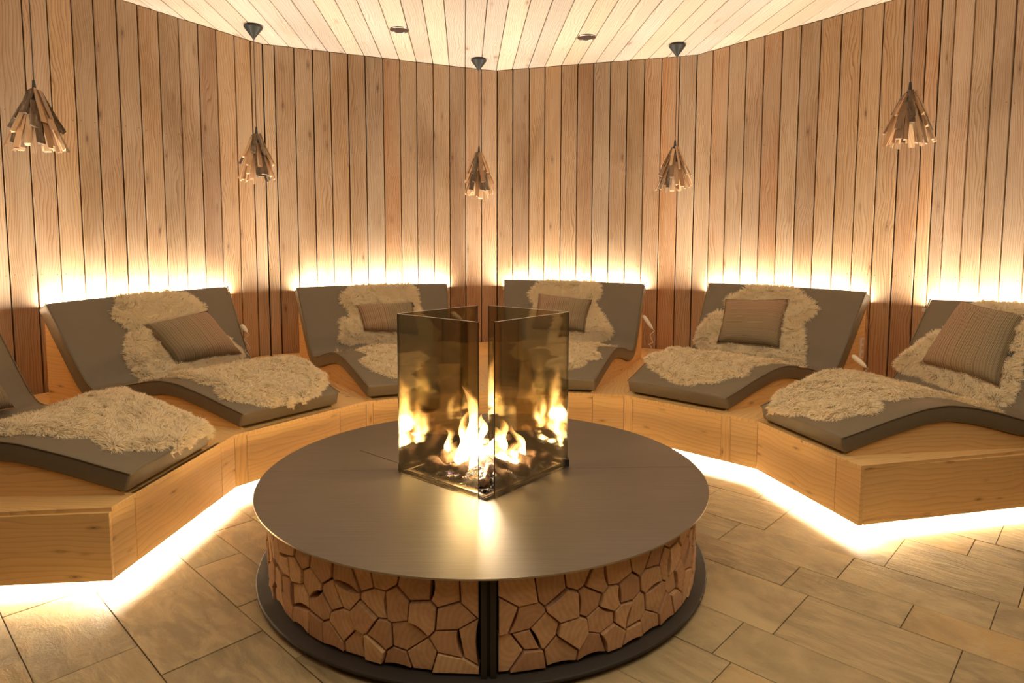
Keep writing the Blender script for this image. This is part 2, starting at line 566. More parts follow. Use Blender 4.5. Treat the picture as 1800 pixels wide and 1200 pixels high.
ROOM_C = Vector((0.0, 3.0, 0))
seams = []
d = JOINTS[0]
while d > 0.2:
    d -= 0.163
    seams.append(max(d, 0.0))
seams = seams[::-1] + JOINTS
d = JOINTS[-1]
while d < WL[-1] - 0.2:
    d += 0.166
    seams.append(min(d, WL[-1]))
nail_v, nail_f = [], []
wall_names = ['wall_left', 'wall_far_left', 'wall_back_left', 'wall_back_right', 'wall_far_right', 'wall_right']
for i, nm in enumerate(wall_names):
    a, b = W[i], W[i + 1]
    nn = Vector((-(b - a).y, (b - a).x, 0)).normalized()
    if nn.dot(ROOM_C - a) < 0: nn = -nn
    q0, q1 = a - nn * 0.022, b - nn * 0.022
    ext = (b - a).normalized() * 0.03
    q0, q1 = q0 - ext, q1 + ext
    wl = slab(nm, [q0, q1, q1 + Z * (CEIL + 0.05), q0 + Z * (CEIL + 0.05)], nn, Z, 0.05, M['backing'])
    tag(wl, kind='structure')
    for s0, s1 in zip(seams[:-1], seams[1:]):
        mid = (s0 + s1) / 2
        if not (WL[i] <= mid < WL[i + 1]): continue
        p, q = wall_pt(s0), wall_pt(s1)
        e = (q - p).normalized()
        pn = Vector((-e.y, e.x, 0))
        if pn.dot(ROOM_C - p) < 0: pn = -pn
        g = rng.uniform(0.0038, 0.0056)
        p, q = p + e * g, q - e * g
        off = pn * rng.uniform(-0.0035, 0.001)
        z0 = 0.0
        pl = slab('plank', [p + off + Z * z0, q + off + Z * z0, q + off + Z * (CEIL - 0.002), p + off + Z * (CEIL - 0.002)], pn, Z, 0.02, M['wall'], ch=0.0035)
        for nz in (1.205, 2.325):
            for fr in (0.16, 0.84):
                c_ = p.lerp(q, fr) + off + pn * 0.0006 + Z * (nz + rng.uniform(-.012, .012))
                b0 = len(nail_v)
                for w6 in range(6):
                    nail_v.append(c_ + e * 0.0034 * math.cos(w6 * math.pi / 3) + Z * 0.0034 * math.sin(w6 * math.pi / 3))
                nail_f.append(list(range(b0, b0 + 6)))
        mw = pl.matrix_basis.copy()
        pl.parent = wl
        pl.matrix_parent_inverse = wl.matrix_basis.inverted()
        pl.matrix_basis = mw

nh = wobj('nail_heads', nail_v, nail_f, M['darksteel'])
tag(nh, kind='structure')

# the part of the room behind the camera
back_pts = [Vector((-3.5, 2.2, 0)), Vector((-3.5, -2.6, 0)), Vector((3.5, -2.6, 0)), Vector((3.34, 2.7, 0))]
for nm, a, b in (('wall_entry_left', back_pts[0], back_pts[1]), ('wall_entry', back_pts[1], back_pts[2]), ('wall_entry_right', back_pts[2], back_pts[3])):
    nn = Vector((-(b - a).y, (b - a).x, 0)).normalized()
    if nn.dot(ROOM_C - a) < 0: nn = -nn
    wl = slab(nm, [a, b, b + Z * (CEIL + 0.05), a + Z * (CEIL + 0.05)], nn, Z, 0.05, M['wall'])
    tag(wl, kind='structure')

# ------------------------------------------------------------------ ceiling boards
ce = wobj('ceiling', [(-3.9, -2.7, CEIL + .022), (3.9, -2.7, CEIL + .022), (3.9, 7.4, CEIL + .022), (-3.9, 7.4, CEIL + .022),
                      (-3.9, -2.7, CEIL + .1), (3.9, -2.7, CEIL + .1), (3.9, 7.4, CEIL + .1), (-3.9, 7.4, CEIL + .1)],
          [[0, 1, 2, 3], [7, 6, 5, 4], [0, 4, 5, 1], [1, 5, 6, 2], [2, 6, 7, 3], [3, 7, 4, 0]], M['backing'])
tag(ce, kind='structure')
cd = Vector((math.cos(R(94.2)), math.sin(R(94.2)), 0))
cs = Vector((cd.y, -cd.x, 0))
ref = Vector((-0.503, 7.052, 0))
for k in range(-22, 26):
    a = ref + cs * (k * 0.1652 + 0.003)
    b = ref + cs * ((k + 1) * 0.1652 - 0.003)
    zz = Z * (CEIL + rng.uniform(0, 0.003))
    far = 0.45
    if a.x < -3.75 or b.x > 3.6: continue
    near = -9.7
    # boards stop at the wall line
    slab('plank', [a + cd * near + zz, b + cd * near + zz, b + cd * far + zz, a + cd * far + zz], -Z, cd, 0.019, M['ceiling'], ce, ch=0.003)

# ------------------------------------------------------------------ floor: quartzite slabs in courses
fl = wobj('floor', [(-3.9, -2.7, -0.006), (3.9, -2.7, -0.006), (3.9, 7.4, -0.006), (-3.9, 7.4, -0.006), (-3.9, -2.7, -0.08), (3.9, -2.7, -0.08), (3.9, 7.4, -0.08), (-3.9, 7.4, -0.08)],
          [[0, 1, 2, 3], [7, 6, 5, 4], [0, 4, 5, 1], [1, 5, 6, 2], [2, 6, 7, 3], [3, 7, 4, 0]], M['grout'])
tag(fl, kind='structure')
FA = R(-43.4)
fu = Vector((math.cos(FA), math.sin(FA), 0))
fv = Vector((-math.sin(FA), math.cos(FA), 0))
VB = [-0.26, 0.04, 0.38, 0.68, 1.03, 1.24, 1.45, 1.75, 2.05, 2.31, 2.68, 2.90, 3.16, 3.54, 3.77, 4.06, 4.36]
KJ = {0.04: [-2.67], 0.38: [-3.04, -2.47], 0.68: [-2.80, -2.24], 1.03: [-2.90, -2.46, -2.0], 1.24: [-3.21, -2.6], 2.05: [-.97], 1.75: [-.90], 2.31: [-.86, -.335], 2.68: [-.97, -.53],
      2.90: [-1.36, -.82, -.285], 3.16: [-1.24, -.70], 3.54: [-1.0, -.45], 3.77: [-.9, -.37]}
frng = random.Random(5)
nt = 0
for v0, v1 in zip(VB[:-1], VB[1:]):
    js = list(KJ.get(v0, []))
    if not js: js = [frng.uniform(-3.0, -2.0)]
    js.sort()
    while js[0] > -3.9: js.insert(0, js[0] - frng.uniform(0.4, 0.7))
    while js[-1] < 0.9: js.append(js[-1] + frng.uniform(0.42, 0.72))
    full = [js[0]]
    for j in js[1:]:
        gp = j - full[-1]
        if gp > 0.85:
            m_ = int(round(gp / 0.58))
            base_ = full[-1]
            for t_ in range(1, m_): full.append(base_ + gp * (t_ + frng.uniform(-0.1, 0.1)) / m_)
        full.append(j)
    for u0, u1 in zip(full[:-1], full[1:]):
        c = fu * ((u0 + u1) / 2) + fv * ((v0 + v1) / 2)
        if abs(c.x) > 2.9 or c.y < 0.6 or c.y > 5.0: continue
        if (c - Vector((-.126, 2.933, 0))).length < 0.62: continue
        g = 0.0016
        zt = Z * frng.uniform(-0.0015, 0.0008)
        P = [fu * (u0 + g) + fv * (v0 + g), fu * (u1 - g) + fv * (v0 + g), fu * (u1 - g) + fv * (v1 - g), fu * (u0 + g) + fv * (v1 - g)]
        slab('tile', [p + zt for p in P], Z, fu, 0.006, M['stone'], fl, ch=0.001)
        nt += 1


# ------------------------------------------------------------------ loungers
PROF = [(0, .475), (.1, .505), (.25, .555), (.45, .61), (.58, .624), (.72, .607), (.86, .575), (1.0, .535), (1.1, .52), (1.17, .545), (1.23, .63), (1.36, .842), (1.5, 1.07)]
PX = [p[0] for p in PROF]; PZ = [p[1] for p in PROF]


def smooth_prof(n=72):
    """resample the side profile with rounded bends; returns arrays s, z"""
    s = np.linspace(0, 1.5, 301)
    z = np.interp(s, PX, PZ)
    k = np.ones(17) / 17
    zp = np.concatenate([z[0] + (s[:8] - s[8]) * (z[1] - z[0]) / (s[1] - s[0]), z, z[-1] + (s[1:9] - s[0]) * (z[-1] - z[-2]) / (s[1] - s[0])])
    zs = np.convolve(zp, k, 'valid')
    zs[0], zs[-1] = z[0], z[-1]
    return s, zs


SS, ZZ = smooth_prof()
LG = {}
_front = {0: (.113, -.01, .746, -.01), 1: (.079, .035, .754, .025), 2: (.02, .02, .69, .02), 3: (.03, .0, .715, .0), 4: (.0, .04, .738, .04), 5: (.02, .0, .682, .0)}
_back = {0: (-.05, 1.10, 1.09, 1.08), 1: (-.339, 1.052, .897, 1.10), 2: (-.308, 1.067, 1.033, 1.072), 3: (-.22, 1.106, 1.086, 1.081), 4: (-.159, 1.108, 1.10, 1.092), 5: (-.268, 1.067, .85, 1.09)}
for k in range(6):
    t = (B[k + 1] - B[k]).normalized()
    n = Vector((-t.y, t.x, 0))
    if n.dot(B[k] - Vector((0, 2.94, 0))) < 0: n = -n
    f, b = _front[k], _back[k]
    LG[k] = dict(t=t, n=n, FL=B[k] + t * f[0] + n * f[1], FR=B[k] + t * f[2] + n * f[3], BL=B[k] + t * b[0] + n * 1.5, BR=B[k] + t * b[2] + n * 1.5, zL=b[1], zR=b[3])


def surf(k, a, s):
    """point on the top of mattress k; a across (0 left, 1 right), s outwards from the foot edge"""
    d = LG[k]
    w = s / 1.5
    p = d['FL'].lerp(d['BL'], w).lerp(d['FR'].lerp(d['BR'], w), a)
    z = float(np.interp(s, SS, ZZ)) if s <= 1.5 else 1.07 - (s - 1.5) * 0.9
    if s < 0: z = 0.475 + s * 3.0
    z += ((1 - a) * d['zL'] + a * d['zR'] - 1.07) * max(0, (min(s, 1.5) - 1.1) / .4)
    return Vector((p.x, p.y, z))


def snorm(k, a, s):
    s = min(max(s, 0.02), 1.47)
    e = 0.012
    du = surf(k, a + e, s) - surf(k, a - e, s)
    ds = surf(k, a, s + e) - surf(k, a, s - e)
    return du.cross(ds).normalized()


def sprof_under(th=0.086):
    """underside profile: offset of the top profile along its normal"""
    out = []
    for i in range(0, 301, 5):
        i0, i1 = max(i - 3, 0), min(i + 3, 300)
        ts, tz = SS[i1] - SS[i0], ZZ[i1] - ZZ[i0]
        L = math.hypot(ts, tz)
        out.append((SS[i] + tz / L * th, ZZ[i] - ts / L * th))
    return out


UND = sprof_under()
# clean the underside where the concave bend would fold over itself
UND = [p for i, p in enumerate(UND) if all(p[0] > q[0] + 0.004 for q in UND[:i][-6:]) or i == 0]


def mattress(k, parent):
    idx = list(range(0, 301, 6))
    top = [(float(SS[i]), float(ZZ[i])) for i in idx]
    und = []
    for i in idx:
        i0, i1 = max(i - 3, 0), min(i + 3, 300)
        ts, tz = SS[i1] - SS[i0], ZZ[i1] - ZZ[i0]
        L = math.hypot(ts, tz)
        und.append((float(SS[i] + tz / L * 0.086), float(ZZ[i] - ts / L * 0.086)))
    NA = 15
    d = LG[k]

    def pt(a, s, z, edge):
        w = s / 1.5
        p = d['FL'].lerp(d['BL'], w).lerp(d['FR'].lerp(d['BR'], w), a)
        z += ((1 - a) * d['zL'] + a * d['zR'] - 1.07) * max(0, (min(s, 1.5) - 1.1) / .4)
        return Vector((p.x, p.y, z))
    vs, fs = [], []
    n = len(top)
    for lay, prof in enumerate((top, und)):
        for i, (s, z) in enumerate(prof):
            for j in range(NA):
                a = j / (NA - 1)
                # soft puff in the middle of the cover
                puff = 0.006 * (1 - (2 * a - 1) ** 4) if lay == 0 else 0.0
                vs.append(pt(a, s, z + puff, 0))
    off = n * NA
    for i in range(n - 1):
        for j in range(NA - 1):
            q = [i * NA + j, i * NA + j + 1, (i + 1) * NA + j + 1, (i + 1) * NA + j]
            fs.append(q)
            fs.append([x + off for x in reversed(q)])
    for i in range(n - 1):
        fs.append([i * NA, (i + 1) * NA, off + (i + 1) * NA, off + i * NA])
        j = NA - 1
        fs.append([(i + 1) * NA + j, i * NA + j, off + i * NA + j, off + (i + 1) * NA + j])
    for j in range(NA - 1):
        fs.append([j + 1, j, off + j, off + j + 1])
        i = (n - 1) * NA
        fs.append([i + j, i + j + 1, off + i + j + 1, off + i + j])
    o = wobj('mattress', vs, fs, M['leather'], parent, smooth=True)
    bv = o.modifiers.new('bevel', 'BEVEL')
    bv.width = 0.013; bv.segments = 3; bv.limit_method = 'ANGLE'; bv.angle_limit = R(50)
    # piping along the top rim and the upright corners of the foot end
    for a0 in (0, 1):
        path = [surf(k, a0, float(SS[i])) + Vector((0, 0, -0.001)) for i in range(0, 301, 6)]
        v, f = tube_vf(path, [0.0035] * len(path), 6)
        wobj('piping', v, f, M['leather'], o, smooth=True)
    return o


lounger_labels = [
    'grey upholstered lounger cut by the left edge, with a sheepskin and no backrest in view',
    'grey upholstered lounger whose striped cushion leans with its green side to the left',
    'grey upholstered lounger seen behind the left half of the glass fire screen',
    'grey upholstered lounger seen behind the right half of the glass fire screen',
    'grey upholstered lounger holding the cushion with horizontal stripes',
    'grey upholstered lounger nearest on the right, its larch side board facing the camera',
]
PANELS = {0: [0.0, .146, .848, None], 1: [0.0, .076, .734, None], 2: [0.0, .047, .70, None], 3: [0.0, .05, .702, None], 4: [0.0, .074, .728, .791, None], 5: [0.0, .651, None]}
loungers = []
for k in range(6):
    d = LG[k]
    t, n = d['t'], d['n']
    L = (B[k + 1] - B[k]).length
    mid = (B[k] + B[k + 1]) / 2
    root = empty('relax_lounger', mid + n * 0.8, label=lounger_labels[k], cat='lounger', group='grey loungers in an arc round the fire table')
    loungers.append(root)
    # front boards
    cuts = [L if c is None else c for c in PANELS[k]]
    for i, (c0, c1) in enumerate(zip(cuts[:-1], cuts[1:])):
        p, q = B[k] + t * (c0 + 0.0012), B[k] + t * (c1 - 0.0012)
        zt = BT if (c1 - c0) > 0.5 else BT - 0.016
        slab('front_panel' if (c1 - c0) > 0.5 else ('stile' if c1 - c0 < 0.09 else 'end_panel'), [p + Z * BB, q + Z * BB, q + Z * zt, p + Z * zt], -n, t if (c1 - c0) > 0.09 else Z, 0.02, M['bench'], root, ch=0.0015)
    # platform top: one board from the front corners to the wall corners
    w0 = W[k] if k > 0 else B[0] + Vector((-1.0, -0.12, 0)).normalized() * 1.7
    w1 = W[k + 1] if k < 5 else B[6] + Vector((math.cos(R(13.5)), math.sin(R(13.5)), 0)) * 1.5
    cc = (B[k] + B[k + 1] + w0 + w1) / 4
    tb = [B[k] - n * 0.002 + t * 0.001, B[k + 1] - n * 0.002 - t * 0.001, w1 + (cc - w1).normalized() * 0.03, w0 + (cc - w0).normalized() * 0.03]
    if k == 0: tb[3] = B[0].lerp(w0, 0.98)
    slab('platform_top', [p + Z * BT for p in tb], Z, n, 0.018, M['bench'], root, ch=0.0012)
    slab('platform_base', [p + Z * (BB + 0.018) for p in [B[k] + n * 0.03, B[k + 1] + n * 0.03, tb[2], tb[3]]], Z, n, 0.016, M['bench'], root)
    # kick board standing back under the platform
    kp, kq = B[k] + n * 0.10 + t * (0.07 if k == 0 else -0.028), B[k + 1] + n * 0.10 - t * (0.07 if k == 5 else -0.028)
    slab('kick_board', [kp, kq, kq + Z * BB, kp + Z * BB], -n, t, 0.02, M['white'], root)
    # outer ends
    if k == 0:
        e0 = B[0]; e1 = w0; nn = Vector((0.1, -1, 0)).normalized()
    if k == 5:
        e0 = B[6]; e1 = w1; nn = Vector((0.23, -1, 0)).normalized()
    if k in (0, 5):
        dd = (e1 - e0).normalized()
        slab('side_board', [e0 + Z * BB - nn * 0.001, e1 + Z * BB, e1 + Z * (BT - 0.017), e0 + Z * (BT - 0.017)], nn, dd, 0.02, M['bench'], root, ch=0.0015)
        k0 = e0 + dd * 0.07 - nn * 0.07
        k1 = e1 - nn * 0.07
        slab('kick_board', [k0, k1, k1 + Z * BB, k0 + Z * BB], nn, dd, 0.02, M['white'], root)
    # solid sides under the mattress and behind the backrest
    sb = 1.56
    for a0, sgn in ((0.022, -1), (0.978, 1)):
        def pp(s, z, a0=a0):
            w = s / 1.5
            p = d['FL'].lerp(d['BL'], w).lerp(d['FR'].lerp(d['BR'], w), a0)
            return Vector((p.x, p.y, z))
        poly = [pp(0.03, BT)] + [pp(s, max(z - 0.004, BT + 0.002)) for s, z in UND if 0.05 < s < 1.5 and z < 0.90] + [pp(sb, 0.95), pp(sb, BT)]
        nn = (d['BL'] - d['BR']) if sgn < 0 else (d['BR'] - d['BL'])
        dirs = (pp(1.5, 0) - pp(0, 0)).normalized()
        nn = nn - dirs * nn.dot(dirs)
        slab('side_panel', poly, nn, dirs, 0.02, M['bench'], root)
    w = sb / 1.5
    bl = d['FL'].lerp(d['BL'], w); br = d['FR'].lerp(d['BR'], w)
    l2, r2 = bl.lerp(br, 0.03), bl.lerp(br, 0.97)
    slab('back_panel', [l2 + Z * BT, r2 + Z * BT, r2 + Z * 0.945, l2 + Z * 0.945], n, t, 0.02, M['bench'], root)
    mattress(k, root)
    # lamp strip under the front edge
    area('floor_strip_light', B[k] + n * 0.032 + Z * (BB - 0.006), B[k + 1] + n * 0.032 + Z * (BB - 0.006), 0.02, -Z + n * 0.5, FLOOR_STRIP_W * L)
    # lamp strip along the wall behind the backrest
    wi = k if k > 0 else 0
    wa, wb = W[k], W[k + 1]
    wt = (wb - wa).normalized()
    wn = Vector((-wt.y, wt.x, 0))
    if wn.dot(ROOM_C - wa) < 0: wn = -wn
    # the strip ends where the backrest stops hiding it from the lounge
    def behind(pt):
        r_ = Vector((pt.x, pt.y, 0))
        q_ = wn.dot(wa) / wn.dot(r_)
        return (r_ * q_ - wa).dot(wt)
    c0, c1 = behind(d['BL']), behind(d['BR'])
    if k in (0, 5): c0, c1 = (d['BL'] - wa).dot(wt), (d['BR'] - wa).dot(wt)
    if k == 0: c1 = min(behind(d['BR']), (wb - wa).length - 0.2)
    if k == 5: c0 = behind(d['BL'])
    s0, s1 = wa + wt * min(c0, c1) + wn * 0.045 + Z * 0.98, wa + wt * max(c0, c1) + wn * 0.045 + Z * 0.98
    area('wall_strip_light', s0, s1, 0.02, Z, WALL_STRIP_W * (s1 - s0).length)
    v = []
    for p in (s0, s1):
        for dx, dz in ((-.02, -.03), (.02, -.03), (.02, -.004), (-.02, -.004)):
            v.append(p + wn * dx + Z * dz)
    wobj('light_channel', v, [[0, 1, 2, 3], [7, 6, 5, 4], [0, 4, 5, 1], [1, 5, 6, 2], [2, 6, 7, 3], [3, 7, 4, 0]], M['cream'], root)
# strips under the outer end boards
d0 = Vector((math.cos(R(13.5)), math.sin(R(13.5)), 0))
area('floor_strip_light', B[6] + Vector((0.03, .03, BB - .006)), B[6] + d0 * 1.5 + Vector((0, .03, BB - .006)), 0.016, (-0.2, 1.0, -0.7), FLOOR_STRIP_W * 0.5)
e0 = Vector((-1.0, -0.12, 0)).normalized()
area('floor_strip_light', B[0] + Vector((-0.03, .03, BB - .006)), B[0] + e0 * 1.6 + Vector((0, .03, BB - .006)), 0.016, (0.1, 1.0, -0.7), FLOOR_STRIP_W * 0.5)

# ------------------------------------------------------------------ fire table
TC = Vector((-.126, 2.933, 0))
TT = 0.387
ft = empty('fire_table', TC, label='round black steel fire table clad in split logs with smoked glass panes on top', cat='fire table')
ta = R(2.2)       # direction of the seam across the top
gs, ga, gw = 0.393, 0.8796 - 0.785, -0.0295
gz0 = TT
corner = []
for i in range(4):
    a = ga + i * math.pi / 2 + (gw if i % 2 else -gw)
    corner.append(Vector((math.cos(a), math.sin(a), 0)))   # right, back, left, front
GR, GB, GL, GF = [c * gs for c in corner]


def half_top(sign):
    """half of the steel disc with half of the square burner opening cut out"""
    hole = 0.36
    hs = [c * hole for c in corner]
    e = Vector((math.cos(ta), math.sin(ta), 0))
    f = Vector((-e.y, e.x, 0)) * sign
    seg = 72
    outer = []
    for i in range(seg + 1):
        a = math.pi * i / seg
        outer.append(e * math.cos(a) + f * math.sin(a))
    # keep the straight cut 1.5 mm off the seam line
    outer = [p + f * 0.0008 if i in (0, seg) else p for i, p in enumerate(outer)]
    # inner path: from left end of the seam to the right end round the hole on this side
    side = hs[1] if sign > 0 else hs[3]

    def cross(p, q):
        dp, dq = p.dot(f), q.dot(f)
        return p.lerp(q, (0 - dp) / (dq - dp))
    lft = cross(hs[2], side) if hs[2].dot(f) < 0 else cross(hs[2], hs[3] if sign > 0 else hs[1])
    rgt = cross(hs[0], side) if hs[0].dot(f) < 0 else cross(hs[0], hs[3] if sign > 0 else hs[1])
    inner = [lft + f * .0008]
    if hs[2].dot(f) > 0: inner.append(hs[2])
    inner.append(side)
    if hs[0].dot(f) > 0: inner.append(hs[0])
    inner.append(rgt + f * .0008)
    return outer, inner


def plate_from(outer, inner, z1, th, name, mats, parent):
    poly = outer + inner
    k = len(poly)
    vs = [Vector((p.x, p.y, z1)) + TC for p in poly] + [Vector((p.x, p.y, z1 - th)) + TC for p in poly]
    fs = [list(range(k)), [k + i for i in reversed(range(k))]]
    for i in range(k):
        j = (i + 1) % k
        fs.append([i, k + i, k + j, j])
    mi = [0, 0] + [1 if i < len(outer) - 1 else 0 for i in range(k)]
    return wobj(name, vs, fs, mats, parent, base=TC + Z * (z1 - th), midx=mi)


import bmesh
for sg in (1, -1):
    o_, i_ = half_top(sg)
    tp = plate_from(o_, i_, TT, 0.006, 'table_top', [M['steel'], M['edge']], ft)
    bm = bmesh.new(); bm.from_mesh(tp.data)
    bmesh.ops.recalc_face_normals(bm, faces=bm.faces)
    bmesh.ops.triangulate(bm, faces=[f for f in bm.faces if len(f.verts) > 4])
    bm.to_mesh(tp.data); bm.free()
# service hatch left of the flames: a plate let into the top
hc = Vector((-.765, 3.201, 0))
h1 = Vector((math.cos(R(50)), math.sin(R(50)), 0)); h2 = Vector((math.cos(R(-40)), math.sin(R(-40)), 0))
hp = [hc, hc + h2 * 0.29, hc + h2 * 0.29 + h1 * 0.27, hc + h1 * 0.27]
hq = inset([(p.x, p.y) for p in hp], -0.0025)
slab('hatch_gap', [Vector((x, y, TT + 0.0004)) for x, y in hq], Z, h1, 0.0004, M['black'], ft)
slab('hatch_lid', [p + Z * (TT + 0.0012) for p in hp], Z, Vector((1, 0, 0)), 0.001, M['steel'], ft)
# drum, base plate, corner posts
lathe('drum', [(0.0, 0.36), (0.905, 0.36), (0.905, 0.05), (0.0, 0.05)], M['backing'], ft, TC, 64)
lathe('base_plate', [(0.0, 0.032), (0.994, 0.032), (1.0, 0.028), (1.0, 0.020), (0.994, 0.016), (0.0, 0.016)], M['darksteel'], ft, TC, 96)
lathe('plinth', [(0.0, 0.018), (0.90, 0.018), (0.90, -0.002), (0.0, -0.002)], M['backing'], ft, TC, 64)
lathe('rim_support', [(0.90, 0.377), (0.955, 0.377), (0.955, 0.366), (0.90, 0.366)], M['darksteel'], ft, TC, 96)
for i in range(4):
    a = R(-90 + 3.2) + i * math.pi / 2
    er = Vector((math.cos(a), math.sin(a), 0)); et = Vector((-er.y, er.x, 0))
    vs = []
    prof2 = [(-.025, .0), (-.025, .055), (-.006, .055), (-.006, .040), (.006, .040), (.006, .055), (.025, .055), (.025, .0)]
    for z_ in (0.033, 0.376):
        for x_, y_ in prof2:
            vs.append(TC + er * (0.908 + y_) + et * x_ + Z * z_)
    kk = len(prof2)
    fs = [list(range(kk))[::-1], [kk + q for q in range(kk)]] + [[q, (q + 1) % kk, kk + (q + 1) % kk, kk + q] for q in range(kk)]
    wobj('post', vs, fs, M['darksteel'], ft)

# split log ends: irregular cells on the drum
RD = 0.93
CIRC = 2 * math.pi * RD
crng = random.Random(23)
zlo, zhi = 0.040, 0.366
quarter = CIRC / 4
for qd in range(4):
    x0, x1 = 0.028, quarter - 0.028
    cells = []
    rows, cols = 4, 15
    pts = []
    for c_ in range(cols):
        for r_ in range(rows):
            pts.append((x0 + (c_ + 0.5 + (0.25 if r_ % 2 else -0.25) + crng.uniform(-.38, .38)) * (x1 - x0) / cols, zlo + (r_ + 0.5 + crng.uniform(-.36, .36)) * (zhi - zlo) / rows))
    for i, (px, pz) in enumerate(pts):
        poly = [(x0, zlo), (x1, zlo), (x1, zhi), (x0, zhi)]
        for j, (qx, qz) in enumerate(pts):
            if i == j or abs(px - qx) > 0.35: continue
            mx, mz = (px + qx) / 2, (pz + qz) / 2
            nx, nz = qx - px, qz - pz
            new = []
            for a_ in range(len(poly)):
                p_, q_ = poly[a_], poly[(a_ + 1) % len(poly)]
                dp = (p_[0] - mx) * nx + (p_[1] - mz) * nz
                dq = (q_[0] - mx) * nx + (q_[1] - mz) * nz
                if dp <= 0: new.append(p_)
                if (dp < 0 < dq) or (dq < 0 < dp):
                    w_ = dp / (dp - dq)
                    new.append((p_[0] + (q_[0] - p_[0]) * w_, p_[1] + (q_[1] - p_[1]) * w_))
            poly = new
            if len(poly) < 3: break
        if len(poly) < 3: continue
        # drop slivers of edges
        poly = [p_ for a_, p_ in enumerate(poly) if math.dist(p_, poly[a_ - 1]) > 0.006]
        if len(poly) < 3: continue
        poly = inset(poly, crng.uniform(0.0018, 0.0045))
        # bow one side out or in like the bark edge of a split log
        e_ = max(range(len(poly)), key=lambda a_: math.dist(poly[a_], poly[(a_ + 1) % len(poly)]))
        p_, q_ = poly[e_], poly[(e_ + 1) % len(poly)]
        Lq = math.dist(p_, q_)
        bow = crng.choice([-.10, -.06, 0.0]) * Lq
        cxm = sum(a_[0] for a_ in poly) / len(poly); czm = sum(a_[1] for a_ in poly) / len(poly)
        nx, nz = -(q_[1] - p_[1]) / Lq, (q_[0] - p_[0]) / Lq
        if (cxm - p_[0]) * nx + (czm - p_[1]) * nz > 0: nx, nz = -nx, -nz
        ins = [(p_[0] + (q_[0] - p_[0]) * w_ + nx * bow * 4 * w_ * (1 - w_), p_[1] + (q_[1] - p_[1]) * w_ + nz * bow * 4 * w_ * (1 - w_)) for w_ in (.25, .5, .75)]
        poly = poly[:e_ + 1] + ins + poly[e_ + 1:]
        a0 = R(-90 + 3.2) + qd * math.pi / 2
        am = a0 + cxm / RD
        er = Vector((math.cos(am), math.sin(am), 0)); et = Vector((-er.y, er.x, 0))
        rr = 0.942 + crng.uniform(0, 0.014)
        wp = [TC + er * rr + et * ((x_ - cxm) * rr / RD) + Z * z_ for x_, z_ in poly]
        tilt = er + et * crng.uniform(-.03, .03) + Z * crng.uniform(-.03, .03)
        slab('log_end', wp, tilt, Z, 0.05, M['log_end'], ft, ch=0.0018)

# burner: square frame, sunk tray, chips, charred logs, flames
for (hi, lo, wd, mt) in ((0.378, 0.352, TT + 0.006, M['frame']), (0.372, 0.36, TT + 0.009, M['darksteel']), (0.360, 0.344, TT + 0.012, M['frame'])):
    vs = []
    for z_ in (TT - 0.01, wd):
        for rad in (hi, lo):
            for c in corner: vs.append(TC + c * rad + Z * z_)
    fs = []
    for i in range(4):
        j = (i + 1) % 4
        fs += [[8 + i, 8 + j, 12 + j, 12 + i], [i, j, 8 + j, 8 + i], [4 + j, 4 + i, 12 + i, 12 + j]]
    wobj('burner_frame', vs, fs, mt, ft)
vs = [TC + c * 0.352 + Z * (TT - 0.005) for c in corner] + [TC + c * 0.352 + Z * (TT - 0.02) for c in corner]
wobj('burner_tray', vs, [[0, 1, 2, 3], [7, 6, 5, 4], [0, 4, 5, 1], [1, 5, 6, 2], [2, 6, 7, 3], [3, 7, 4, 0]], M['backing'], ft)
erng = random.Random(3)
vs, fs, sh = [], [], []
for i in range(2600):
    while True:
        u_, v_ = erng.uniform(-1, 1), erng.uniform(-1, 1)
        if abs(u_) + abs(v_) < 1: break
    p = TC + (corner[0] * u_ + corner[1] * v_) * 0.34
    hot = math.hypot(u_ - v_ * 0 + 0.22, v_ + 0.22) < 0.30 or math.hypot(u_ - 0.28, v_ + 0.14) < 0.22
    z_ = TT + erng.uniform(0, 0.012) + (0.012 if hot else 0)
    r_ = erng.uniform(0.004, 0.009)
    b_ = len(vs)
    ax = [Vector((erng.gauss(0, 1), erng.gauss(0, 1), erng.gauss(0, 1))).normalized() * r_ for _ in range(4)]
    for a_ in ax: vs.append(Vector((p.x, p.y, z_)) + a_)
    fs += [[b_, b_ + 1, b_ + 2], [b_, b_ + 2, b_ + 3], [b_, b_ + 3, b_ + 1], [b_ + 1, b_ + 3, b_ + 2]]
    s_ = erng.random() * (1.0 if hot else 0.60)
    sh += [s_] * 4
ch = wobj('glass_chips', vs, fs, M['chips'], ft, base=TC + Z * TT)
at = ch.data.attributes.new('shade', 'FLOAT', 'POINT')
at.data.foreach_set('value', sh)
ch['kind'] = 'stuff'

